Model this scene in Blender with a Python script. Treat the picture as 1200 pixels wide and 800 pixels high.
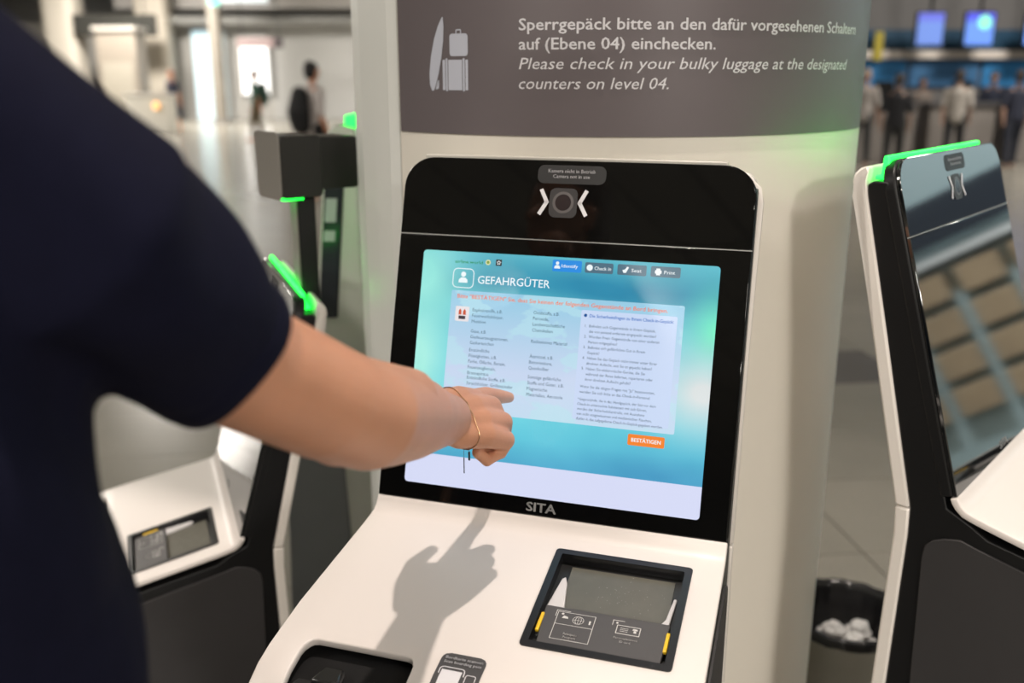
import bpy, bmesh, math, random
from mathutils import Vector, Matrix
from math import sin, cos, tan, pi, radians as R, sqrt, atan2
random.seed(7)
for o in list(bpy.data.objects): bpy.data.objects.remove(o)
sc = bpy.context.scene
COL = sc.collection
# ------------------------------------------------------------------ camera
cam = bpy.data.objects.new('camera', bpy.data.cameras.new('camera'))
COL.objects.link(cam); sc.camera = cam
cam.location = (0, 0, 1.62); cam.rotation_euler = (R(90-15.6), 0, 0)
cam.data.sensor_width = 36; cam.data.lens = 33.6; cam.data.clip_start = .02; cam.data.clip_end = 300
cam.data.dof.use_dof = True; cam.data.dof.focus_distance = 1.17; cam.data.dof.aperture_fstop = 2.8
# ------------------------------------------------------------------ world, key lights, exposure
w = bpy.data.worlds.new('daylight'); sc.world = w; w.use_nodes = True
w.node_tree.nodes['Background'].inputs[0].default_value = (.88, .95, 1, 1)
w.node_tree.nodes['Background'].inputs[1].default_value = .5
sc.view_settings.view_transform = 'Standard'; sc.view_settings.look = 'None'
sc.view_settings.gamma = 1; sc.view_settings.use_curve_mapping = False
sc.view_settings.exposure = 0.0
def lamp(name, kind, loc, energy, color, size=.1, aim=None, spot=None, size_y=None):
    d = bpy.data.lights.new(name, kind); d.energy = energy; d.color = color
    if kind == 'AREA':
        d.shape = 'RECTANGLE'; d.size = size; d.size_y = size_y or size
    else: d.shadow_soft_size = size
    if kind == 'SPOT': d.spot_size = R(spot); d.spot_blend = .6
    o = bpy.data.objects.new(name, d); COL.objects.link(o); o.location = loc
    if aim: o.rotation_euler = (Vector(aim)-Vector(loc)).to_track_quat('-Z', 'Y').to_euler()
    return o
KEY = Vector((.50, 1.02, 5.35))
lamp('ceiling_downlight_beam', 'SPOT', KEY, 530, (1, .88, .79), .05, aim=(0, 1.05, 1.0), spot=80)
for (x, y, e) in ((-3.0, -4.6, 230), (3.4, -4.6, 200), (-6.0, .2, 130), (3.6, 4.2, 30), (-8, 9, 420), (8, 10, 260), (-15, 22, 1500), (10, 15, 560), (-12, 31, 1700), (0, 30, 1500), (5.5, -10.5, 1500), (-7, -10.5, 1000)):
    lamp('hall_fill_lamp', 'AREA', (x, y, 5.75), e, (1, .935, .85), 1.6, aim=(x, y, 0), size_y=1.6)  # area lamps added below the ceiling to fill and balance the light

# ------------------------------------------------------------------ materials
MATS = {}
def mat(name, c=(.8, .8, .8), rough=.5, metal=0, emit=None, es=1, spec=.5, noise=0, nscale=20, bump=0, bscale=200, coat=0, sss=0, trans=0, ior=1.5, aniso=None):
    if name in MATS: return MATS[name]
    m = bpy.data.materials.new(name); m.use_nodes = True; MATS[name] = m
    nt = m.node_tree; b = nt.nodes['Principled BSDF']
    b.inputs['Base Color'].default_value = (*c, 1); b.inputs['Roughness'].default_value = rough
    b.inputs['Metallic'].default_value = metal; b.inputs['Specular IOR Level'].default_value = spec
    b.inputs['Coat Weight'].default_value = coat; b.inputs['IOR'].default_value = ior
    b.inputs['Coat Roughness'].default_value = .03
    if trans: b.inputs['Transmission Weight'].default_value = trans
    if sss:
        b.inputs['Subsurface Weight'].default_value = sss; b.inputs['Subsurface Radius'].default_value = (.012, .005, .003); b.inputs['Subsurface Scale'].default_value = 1
    if emit:
        b.inputs['Emission Color'].default_value = (*emit, 1); b.inputs['Emission Strength'].default_value = es
    tc = nt.nodes.new('ShaderNodeTexCoord')
    if noise:
        n = nt.nodes.new('ShaderNodeTexNoise'); n.inputs['Scale'].default_value = nscale; n.inputs['Detail'].default_value = 5
        nt.links.new(tc.outputs['Object'], n.inputs['Vector'])
        mx = nt.nodes.new('ShaderNodeMix'); mx.data_type = 'RGBA'
        mx.inputs[6].default_value = (*[max(0, v*(1-noise)) for v in c], 1); mx.inputs[7].default_value = (*[min(1, v*(1+noise)) for v in c], 1)
        nt.links.new(n.outputs['Fac'], mx.inputs[0]); nt.links.new(mx.outputs[2], b.inputs['Base Color'])
    if bump:
        n = nt.nodes.new('ShaderNodeTexNoise'); n.inputs['Scale'].default_value = bscale; n.inputs['Detail'].default_value = 4
        nt.links.new(tc.outputs['Object'], n.inputs['Vector'])
        bp = nt.nodes.new('ShaderNodeBump'); bp.inputs['Strength'].default_value = bump; bp.inputs['Distance'].default_value = .001
        nt.links.new(n.outputs['Fac'], bp.inputs['Height']); nt.links.new(bp.outputs['Normal'], b.inputs['Normal'])
    return m
white = mat('warm_white_plastic', (.76, .705, .67), .38, noise=.015, nscale=3, bump=.05, bscale=900)
shellw = mat('shell_white_plastic', (.78, .73, .68), .42, noise=.02, nscale=5)
black = mat('black_plastic', (.006, .006, .0065), .42, spec=.3, noise=.1, nscale=30)
glassb = mat('black_glass', (.003, .003, .003), .04, spec=.35, ior=1.5, noise=.05, nscale=8)
glassr = mat('reflecting_dark_glass', (.004, .005, .006), .05, spec=.5, ior=2.2, noise=.05, nscale=8)
charcoal = mat('charcoal_panel', (.036, .034, .035), .55, spec=.3, noise=.06, nscale=40, bump=.05, bscale=1200)
slate = mat('slate_panel', (.20, .21, .22), .5, noise=.05, nscale=20)
green = mat('green_light', (.05, .6, .15), .4, emit=(.008, 1, .05), es=3.6)
greenoff = mat('light_cover_off', (.50, .48, .43), .35, noise=.02)
column = mat('column_cladding', (.78, .74, .665), .38, noise=.03, nscale=3, bump=.06, bscale=60)
alu = mat('pale_metal_strip', (.78, .79, .76), .42, noise=.03, nscale=4)
signm = mat('sign_film', (.135, .115, .122), .42, noise=.03, nscale=6)
letter = mat('pale_print', (.72, .71, .74), .5)
graphic = mat('white_print', (.75, .75, .75), .5)
plateprint = mat('white_fine_print', (.62, .60, .58), .5)
yellow = mat('yellow_plastic', (.85, .55, .03), .3, noise=.1, nscale=60)
skin = mat('skin', (.58, .275, .165), .46, noise=.16, nscale=18, bump=.25, bscale=420, sss=.12)
navy = mat('navy_cotton', (.0062, .0066, .0185), .9, noise=.15, nscale=60, bump=.5, bscale=700, spec=.1)
gold = mat('gold_chain', (.45, .27, .15), .3, metal=1, noise=.1, nscale=500)
darkmetal = mat('dark_steel', (.05, .05, .05), .3, metal=.8)
lensm = mat('camera_lens', (.02, .016, .018), .12, noise=.1)
modm = mat('camera_module', (.022, .019, .02), .5, noise=.1)
stickm = mat('grey_sticker', (.05, .048, .05), .5, noise=.03)

# ------------------------------------------------------------------ mesh helpers
def link(name, me, parent=None, m=None, smooth=None, label=None, cat=None, group=None, kind=None):
    o = bpy.data.objects.new(name, me); COL.objects.link(o)
    if m is not None and len(me.materials) == 0: me.materials.append(m)
    if smooth is not None:
        for p in me.polygons: p.use_smooth = True
        me.set_sharp_from_angle(angle=R(smooth))
    if parent: o.parent = parent
    return tag(o, label, cat, group, kind)
def tag(o, label=None, cat=None, group=None, kind=None):
    if label: o['label'] = label
    if cat: o['category'] = cat
    if group: o['group'] = group
    if kind: o['kind'] = kind
    return o
def done(bm, name, parent=None, m=None, smooth=35, bevel=0, seg=2, fix=True, **k):
    if fix: bmesh.ops.recalc_face_normals(bm, faces=bm.faces[:])
    me = bpy.data.meshes.new(name); bm.to_mesh(me); bm.free()
    o = link(name, me, parent, m, smooth, **k)
    if bevel:
        b = o.modifiers.new('bevel', 'BEVEL'); b.width = bevel; b.segments = seg; b.limit_method = 'ANGLE'; b.angle_limit = R(40)
    return o
def empty(name, loc=(0, 0, 0), rz=0, **k):
    o = bpy.data.objects.new(name, None); COL.objects.link(o); o.location = loc; o.rotation_euler = (0, 0, rz)
    o.empty_display_size = .1
    return tag(o, **k)
ID = Matrix.Identity(4)
def box(bm, x0, x1, y0, y1, z0, z1, M=ID):
    vs = [bm.verts.new(M @ Vector((x, y, z))) for z in (z0, z1) for (x, y) in ((x0, y0), (x1, y0), (x1, y1), (x0, y1))]
    for f in ((3, 2, 1, 0), (4, 5, 6, 7), (0, 1, 5, 4), (1, 2, 6, 5), (2, 3, 7, 6), (3, 0, 4, 7)): bm.faces.new([vs[i] for i in f])
def prism(bm, pts, d0, d1, M=ID):
    a = [bm.verts.new(M @ Vector((p[0], p[1], d0))) for p in pts]; b = [bm.verts.new(M @ Vector((p[0], p[1], d1))) for p in pts]
    bm.faces.new(a); bm.faces.new(b[::-1]); n = len(pts)
    for i in range(n): bm.faces.new((a[i], a[(i+1) % n], b[(i+1) % n], b[i]))
def flat(bm, pts, M=ID, d=0):
    return bm.faces.new([bm.verts.new(M @ Vector((p[0], p[1], d))) for p in pts])
def rrect(x0, x1, y0, y1, r, n=5, corners=(1, 1, 1, 1)):  # BL BR TR TL
    out = []
    for (cx, cy, a, k) in ((x0, y0, 180, 0), (x1, y0, 270, 1), (x1, y1, 0, 2), (x0, y1, 90, 3)):
        if corners[k] and r > 0:
            px = cx+(r if k in (0, 3) else -r); py = cy+(r if k in (0, 1) else -r)
            out += [(px+r*cos(R(a+90*i/n)), py+r*sin(R(a+90*i/n))) for i in range(n+1)]
        else: out.append((cx, cy))
    return out
def circ(cx, cy, r, n=20, a0=0, a1=360, ry=None):
    ry = ry or r; m = n if a1-a0 >= 360 else n+1
    return [(cx+r*cos(R(a0+(a1-a0)*i/n)), cy+ry*sin(R(a0+(a1-a0)*i/n))) for i in range(m)]
def stroke(bm, pts, wd, M, d=0, closed=False):   # flat line of width wd through 2d points
    n = len(pts); seg = n if closed else n-1
    for i in range(seg):
        a = Vector(pts[i]); b = Vector(pts[(i+1) % n]); t = (b-a).normalized(); nn = Vector((-t.y, t.x))*wd/2; t = t*wd*.3
        flat(bm, [a-t-nn, b+t-nn, b+t+nn, a-t+nn], M, d)
def tube(bm, pts, r, n=8, closed=False):
    pts = [Vector(p) for p in pts]; N = len(pts); rings = []
    for i, p in enumerate(pts):
        a = pts[(i-1) % N] if (closed or i > 0) else p; b = pts[(i+1) % N] if (closed or i < N-1) else p
        t = (b-a).normalized(); u = t.orthogonal().normalized() if i == 0 else (u-t*u.dot(t)).normalized(); v = t.cross(u)
        rr = r[i] if isinstance(r, (list, tuple)) else r
        rings.append([bm.verts.new(p+(u*cos(2*pi*k/n)+v*sin(2*pi*k/n))*rr) for k in range(n)])
    for i in range(N if closed else N-1):
        A = rings[i]; B = rings[(i+1) % N]
        for k in range(n): bm.faces.new((A[k], A[(k+1) % n], B[(k+1) % n], B[k]))
    if not closed: bm.faces.new(rings[0][::-1]); bm.faces.new(rings[-1])
def limb(bm, pts, radii, up=(1, 0, 0), n=20, cut=False):
    """closed sweep with elliptical rings and rounded ends; radii are r or (along up, across)"""
    P = [Vector(p) for p in pts]; Q = [(r, r) if not isinstance(r, (tuple, list)) else r for r in radii]
    up = Vector(up); rings = []
    def ring(p, t, a, b):
        u = (up-t*up.dot(t)).normalized(); v = t.cross(u)
        return [bm.verts.new(p+u*(a*cos(2*pi*k/n))+v*(b*sin(2*pi*k/n))) for k in range(n)]
    N = len(P)
    T = [((P[min(i+1, N-1)]-P[max(i-1, 0)])).normalized() for i in range(N)]
    for s in (.98, .85, .6, .3):
        c = sqrt(1-s*s); rings.append(ring(P[0]-T[0]*min(Q[0])*s, T[0], Q[0][0]*c, Q[0][1]*c))
    for i in range(N): rings.append(ring(P[i], T[i], *Q[i]))
    for s in () if cut else (.3, .6, .85, .98):
        c = sqrt(1-s*s); rings.append(ring(P[-1]+T[-1]*min(Q[-1])*s, T[-1], Q[-1][0]*c, Q[-1][1]*c))
    for A, B in zip(rings, rings[1:]):
        for k in range(n): bm.faces.new((A[k], A[(k+1) % n], B[(k+1) % n], B[k]))
    bm.faces.new(rings[0][::-1]); bm.faces.new(rings[-1])
def lathe(bm, prof, n=32, c=(0, 0)):
    rings = [[bm.verts.new((c[0]+r*cos(2*pi*k/n), c[1]+r*sin(2*pi*k/n), z)) for k in range(n)] for r, z in prof]
    for A, B in zip(rings, rings[1:]):
        for k in range(n): bm.faces.new((A[k], A[(k+1) % n], B[(k+1) % n], B[k]))
    return rings
def blob(bm, voxel, smooth=4, disp=None):
    """fuse overlapping closed shapes into one continuous skin; returns a mesh"""
    bmesh.ops.recalc_face_normals(bm, faces=bm.faces[:])
    me = bpy.data.meshes.new('tmp'); bm.to_mesh(me); bm.free()
    o = bpy.data.objects.new('tmp', me); COL.objects.link(o)
    r = o.modifiers.new('r', 'REMESH'); r.mode = 'VOXEL'; r.voxel_size = voxel
    s = o.modifiers.new('s', 'SMOOTH'); s.iterations = smooth; s.factor = .5
    dg = bpy.context.evaluated_depsgraph_get(); out = bpy.data.meshes.new_from_object(o.evaluated_get(dg))
    bpy.data.objects.remove(o); bpy.data.meshes.remove(me)
    if disp:
        ns = [n.vector.copy() for n in out.vertex_normals]; cs = [v.co.copy() for v in out.vertices]
        flatco = []
        for c_, n_ in zip(cs, ns): flatco += list(c_+disp(c_, n_))
        out.vertices.foreach_set('co', flatco); out.update()
    for p in out.polygons: p.use_smooth = True
    return out
# ---- text
_tc = {}
def glyphs(s, bold=0, shear=0):
    k = (s, bold, shear)
    if k not in _tc:
        c = bpy.data.curves.new('t', 'FONT'); c.body = s; c.size = 1; c.offset = bold; c.shear = shear; c.resolution_u = 2; c.align_x = 'LEFT'
        o = bpy.data.objects.new('t', c); COL.objects.link(o)
        dg = bpy.context.evaluated_depsgraph_get(); me = bpy.data.meshes.new_from_object(o.evaluated_get(dg))
        vs = [v.co.copy() for v in me.vertices]; fs = [tuple(p.vertices) for p in me.polygons]
        bpy.data.objects.remove(o); bpy.data.meshes.remove(me); _tc[k] = (vs, fs)
    return _tc[k]
CAP = max(v.y for v in glyphs('H')[0])
def text(bm, s, x, y, h, w=None, bold=0, shear=0, align='L', fn=None, M=ID, d=0):
    if bold:
        e = bold*h*.85
        for dx, dy in ((-e, 0), (e, 0), (0, e*.6), (0, -e*.6), (-e/2, e*.4), (e/2, -e*.4)): text(bm, s, x+dx, y+dy, h, w, 0, shear, align, fn, M, d)
        return
    """flat letters, baseline y, capital height h, overall width w; fn maps (x,y)->Vector"""
    vs, fs = glyphs(s, bold, shear)
    if not vs: return
    x0 = min(v.x for v in vs); x1 = max(v.x for v in vs); sy = h/CAP; sx = (w/(x1-x0)) if w else sy*.92
    off = {'L': 0, 'C': -(x1-x0)*sx/2, 'R': -(x1-x0)*sx}[align]
    out = []
    for v in vs:
        X = x+off+(v.x-x0)*sx; Y = y+v.y*sy
        out.append(bm.verts.new(fn(X, Y) if fn else M @ Vector((X, Y, d))))
    for f in fs:
        try: bm.faces.new([out[i] for i in f])
        except ValueError: pass
def lettering(parent, m, items, M=ID, d=.0006, name='lettering', fn=None, **k):
    bm = bmesh.new()
    for it in items:
        kw = dict(it[5]) if len(it) > 5 else {}
        text(bm, it[0], it[1], it[2], it[3], it[4], fn=fn, M=M, d=d, **kw)
    return done(bm, name, parent, m, smooth=None, fix=False, **k)

# ------------------------------------------------------------------ the hall
def stone(name, c1, c2, rough=.22):
    m = mat(name, c1, rough, spec=.5, bump=.03, bscale=40)
    nt = m.node_tree; b = nt.nodes['Principled BSDF']
    tc = nt.nodes.new('ShaderNodeTexCoord'); oi = nt.nodes.new('ShaderNodeObjectInfo')
    n1 = nt.nodes.new('ShaderNodeTexNoise'); n1.inputs['Scale'].default_value = 90; n1.inputs['Detail'].default_value = 6
    n2 = nt.nodes.new('ShaderNodeTexNoise'); n2.inputs['Scale'].default_value = 2.2; n2.inputs['Detail'].default_value = 4
    ad = nt.nodes.new('ShaderNodeMath'); ad.operation = 'ADD'; a2 = nt.nodes.new('ShaderNodeMath'); a2.operation = 'MULTIPLY_ADD'
    nt.links.new(tc.outputs['Object'], n1.inputs['Vector']); nt.links.new(tc.outputs['Object'], n2.inputs['Vector'])
    nt.links.new(n1.outputs['Fac'], ad.inputs[0]); nt.links.new(n2.outputs['Fac'], ad.inputs[1])
    nt.links.new(oi.outputs['Random'], a2.inputs[0]); a2.inputs[1].default_value = .35; nt.links.new(ad.outputs[0], a2.inputs[2])
    mr = nt.nodes.new('ShaderNodeMapRange'); mr.inputs[1].default_value = .7; mr.inputs[2].default_value = 1.6
    nt.links.new(a2.outputs[0], mr.inputs[0])
    mx = nt.nodes.new('ShaderNodeMix'); mx.data_type = 'RGBA'; mx.inputs[6].default_value = (*c1, 1); mx.inputs[7].default_value = (*c2, 1)
    nt.links.new(mr.outputs[0], mx.inputs[0]); nt.links.new(mx.outputs[2], b.inputs['Base Color'])
    return m
tilem = stone('floor_stone', (.22, .21, .18), (.31, .29, .25))
bandm = stone('dark_floor_stone', (.10, .095, .09), (.14, .13, .125))
grout = mat('grout', (.13, .12, .11), .8, noise=.1)
wallm = mat('hall_wall', (.50, .49, .46), .6, noise=.03, nscale=.7)
ceilm = mat('ceiling_panel', (.42, .41, .38), .6, noise=.03, nscale=2)
concrete = mat('beige_concrete', (.42, .38, .32), .6, noise=.05, nscale=1)
bm = bmesh.new(); box(bm, -45, 45, -30, 48, -.2, -.006)
floor = done(bm, 'floor', m=grout, smooth=None, kind='structure')
FA = R(7); FM = Matrix.Translation((1.235, 3.04, 0)) @ Matrix.Rotation(FA, 4, 'Z')
TW, TH = 1.2, .61
def tile_mesh(name, m):
    bm = bmesh.new(); box(bm, .003, TW-.003, .003, TH-.003, -.0055, 0)
    me = bpy.data.meshes.new(name); bm.to_mesh(me); bm.free(); me.materials.append(m); return me
tm, tb = tile_mesh('floor_tile', tilem), tile_mesh('floor_tile_dark', bandm)
def isband(i, j):     # a dark strip of stone that crosses the floor
    p = FM @ Vector(((i+.5)*TW, (j+.5)*TH, 0)); s = p.x*.30+p.y*1.0-5.6
    return abs(s) < .30
far = bmesh.new()
for i in range(-36, 34):
    for j in range(-45, 70):
        p = FM @ Vector(((i+.5)*TW, (j+.5)*TH, 0))
        if abs(p.x) > 42 or p.y < -25 or p.y > 46: continue
        if -5.2 < p.x < 5.2 and 1.0 < p.y < 10.6 and abs(p.x) < 1.2+p.y*.62:
            o = bpy.data.objects.new('floor_tile', tb if isband(i, j) else tm); COL.objects.link(o)
            o.parent = floor; o.matrix_local = FM @ Matrix.Translation((i*TW, j*TH, 0))
        else: box(far, i*TW+.003, (i+1)*TW-.003, j*TH+.003, (j+1)*TH-.003, -.0055, 0, FM)
done(far, 'floor_tiles', floor, tilem, smooth=None, fix=False, kind='stuff')
# ceiling with recessed joints and unlit panels
bm = bmesh.new(); box(bm, -45, 45, -30, 48, 6.0, 6.3)
ceil = done(bm, 'ceiling', m=mat('ceiling_void', (.05, .05, .05), .8), smooth=None, kind='structure')
bm = bmesh.new(); cnt = 0
cp = bpy.data.meshes.new('ceiling_panel'); b2 = bmesh.new(); box(b2, -.48, .48, -1.7, 1.7, -.03, 0); b2.to_mesh(cp); b2.free(); cp.materials.append(ceilm)
for i in range(-22, 23):
    for j in range(-8, 14):
        x, y = i*1.02, j*3.5
        if abs(i) <= 8 and -3 <= j <= 5:
            o = bpy.data.objects.new('ceiling_panel', cp); COL.objects.link(o); o.parent = ceil; o.location = (x, y, 6.0)
        elif abs(x) < 44 and -29 < y < 46: box(bm, x-.48, x+.48, y-1.7, y+1.7, 5.97, 6.0)
done(bm, 'ceiling_panels', ceil, ceilm, smooth=None, fix=False, kind='stuff')
def wall(name, x0, x1, y0, y1, z0, z1, m=wallm):
    bm = bmesh.new(); box(bm, x0, x1, y0, y1, z0, z1); return done(bm, name, m=m, smooth=None, kind='structure')
wall('wall_back', -45, 45, 46, 46.4, 0, 6)
skyglass = mat('bright_daylight_glazing', (.6, .75, .8), .1, emit=(.58, .80, .90), es=.72)
def window(n, x0, x1, y, z0, z1, m=skyglass):
    bm = bmesh.new(); box(bm, x0, x1, y, y+.05, z0, z1); o = done(bm, 'window_%d' % n, m=m, smooth=None, kind='structure')
    bm = bmesh.new()
    for xx in (x0-.1, x1): box(bm, xx, xx+.1, y-.05, y+.1, z0, z1)
    box(bm, x0-.1, x1+.1, y-.05, y+.1, z1, z1+.1)
    done(bm, 'window_frame', o, mat('mullion_grey', (.30, .29, .27), .5), smooth=None)
    return o
window(1, -11.95, -10.75, 37.4, 0, 3.2)
window(2, -10.2, -9.15, 37.4, 0.9, 2.95, mat('white_daylight_glazing', (.9, .9, .9), .1, emit=(1, 1, 1), es=1.3))
window(3, -18.3, -17.1, 43.0, 2.15, 2.75)
window(4, -10.9, -9.0, 37.4, 4.2, 5.8, mat('pale_daylight_glazing', (.7, .8, .8), .1, emit=(.9, .95, 1), es=.75))
wall('wall_front', -45, 45, -30.4, -30, 0, 6, mat('rear_hall_wall', (.16, .15, .14), .7))
wall('wall_left', -45.3, -45, -30, 46, 0, 6)
# right flank of the hall: tall glazed bays with solid piers between them
for k in range(8):
    y0 = -22+8.4*k
    wall('wall_right' if k == 0 else 'wall_right.%03d' % k, 30, 30.4, y0, y0+1.2, 0, 6)
wall('trim_1', 30, 30.4, -22, 46, 5.0, 6)
exec_far = None
# ------------------------------------------------------------------ far left background things
def place(px, py, z):
    x, yu = (px-600)/1120*z, (400-py)/1120*z; p = R(15.6)
    return Vector((x, z*cos(p)+yu*sin(p), 1.62-z*sin(p)+yu*cos(p)))
def pillar(x, y, wx, wy, m, label, h=6.0, name='pillar', group=None, cap=.12):
    t = empty(name, (x, y, 0), 0, label=label, cat='pillar', group=group)
    bm = bmesh.new(); prism(bm, rrect(-wx/2, wx/2, -wy/2, wy/2, min(wx, wy)*.25, 4), 0, h-.03)
    done(bm, 'shaft', t, m); bm = bmesh.new(); prism(bm, rrect(-wx/2-.03, wx/2+.03, -wy/2-.03, wy/2+.03, .05, 3), 0, .14)
    done(bm, 'plinth', t, mat('plinth_grey', (.2, .19, .18), .5)); return t
pillar(-12.95, 36.4, 1.15, 1.0, concrete, 'broad beige concrete pillar left of the red-haired woman', name='pillar')
pillar(-10.05, 34, .42, .42, mat('grey_brown_pillar', (.22, .20, .17), .5), 'slim dark grey pillar between the blue and the white window')
pillar(-15.6, 35, 1.15, 1.2, mat('sand_pillar', (.40, .37, .32), .6), 'wide sand-coloured pillar at the far left edge behind the navy shoulder')
# overhead gallery edge
bm = bmesh.new(); box(bm, -14.8, -2.0, 36.5, 36.9, 3.42, 3.66)
done(bm, 'trim_2', m=mat('gallery_edge_grey', (.20, .20, .19), .6), smooth=None, kind='structure')
wall('wall_left_lower', -24, -9.05, 37.62, 37.9, 0, 3.45, mat('pale_far_wall', (.36, .35, .33), .6))
wall('wall_left_gallery', -9.05, -2.0, 37.6, 37.9, 0, 3.7, mat('light_grey_wall', (.46, .46, .45), .6))
wall('wall_upper_gallery', -14.8, 2, 37.6, 37.9, 3.98, 6, mat('upper_gallery_panels', (.44, .42, .40), .6, noise=.06, nscale=.6))
# dark display over beige bay, block, counter
t = empty('departure_board', (-13.6, 34.5, 0), label='long dark departure board hanging above the brown booth', cat='board')
bm = bmesh.new(); box(bm, -1.4, 1.4, -.1, .1, 2.9, 3.6); done(bm, 'housing', t, mat('board_dark', (.035, .034, .03), .9, spec=.1), bevel=.02)
bm = bmesh.new(); box(bm, -1.3, 1.3, -.11, -.1, 2.97, 3.53); done(bm, 'screen', t, mat('board_screen', (.03, .03, .027), .9, spec=.1, noise=.1))
for sx in (-1, 1):
    bm = bmesh.new(); tube(bm, [(sx, 0, 3.6), (sx, 0, 5.97)], .02); done(bm, 'hanger', t, darkmetal)
t = empty('booth', (-12.9, 33, 0), label='brown-grey booth beside the red-haired woman', cat='booth')
bm = bmesh.new(); box(bm, -.65, .65, -.5, .5, 0, 3.0); done(bm, 'casing', t, mat('booth_brown', (.20, .175, .145), .5, noise=.1, nscale=1), bevel=.03)
bm = bmesh.new(); box(bm, -.5, .5, -.52, -.5, .3, 2.0); done(bm, 'door_leaf', t, mat('booth_grey', (.26, .24, .2), .5))
bm = bmesh.new(); box(bm, -.7, .7, -.56, .55, 3.0, 3.12); done(bm, 'canopy', t, mat('booth_top', (.35, .33, .3), .5))
t = empty('service_counter', (-10.2, 28, 0), label='white service counter with an orange lamp left of the woman in a dark dress', cat='counter')
bm = bmesh.new(); box(bm, -.7, .55, -.3, .3, 0, 1.05); done(bm, 'front_panel', t, mat('counter_white', (.6, .58, .52), .5), bevel=.03)
bm = bmesh.new(); box(bm, -.75, .6, -.35, .35, 1.05, 1.1); done(bm, 'countertop', t, mat('counter_top', (.5, .48, .45), .3))
bm = bmesh.new(); limb(bm, [(.2, -.36, .75), (.2, -.36, .8)], [.09, .09]); done(bm, 'lamp', t, mat('orange_lamp', (.9, .5, .2), .4, emit=(1, .55, .2), es=1.2))
t = empty('hanging_sign', (-8.3, 33, 0), label='small dark and red sign hanging in front of the white window', cat='sign')
bm = bmesh.new(); box(bm, -.75, .75, -.06, .06, 2.48, 2.78); done(bm, 'panel', t, mat('sign_redgrey', (.35, .26, .26), .5))
bm = bmesh.new(); box(bm, .45, .77, -.07, -.06, 2.46, 2.80); done(bm, 'dark_end', t, mat('sign_dark', (.06, .05, .055), .5))
for sx in (-.6, .6):
    bm = bmesh.new(); tube(bm, [(sx, 0, 2.78), (sx, 0, 5.97)], .015); done(bm, 'hanger', t, darkmetal)
t = empty('exit_sign', (-9.84, 33.4, 0), label='little green lit sign high up between the windows', cat='sign')
bm = bmesh.new(); box(bm, -.17, .17, -.05, .05, 3.82, 4.1); done(bm, 'lit_panel', t, mat('exit_green', (.1, .5, .4), .4, emit=(.08, .75, .5), es=1), bevel=.02)
bm = bmesh.new(); tube(bm, [(0, 0, 4.1), (0, 0, 5.97)], .015); done(bm, 'hanger', t, darkmetal)

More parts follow.
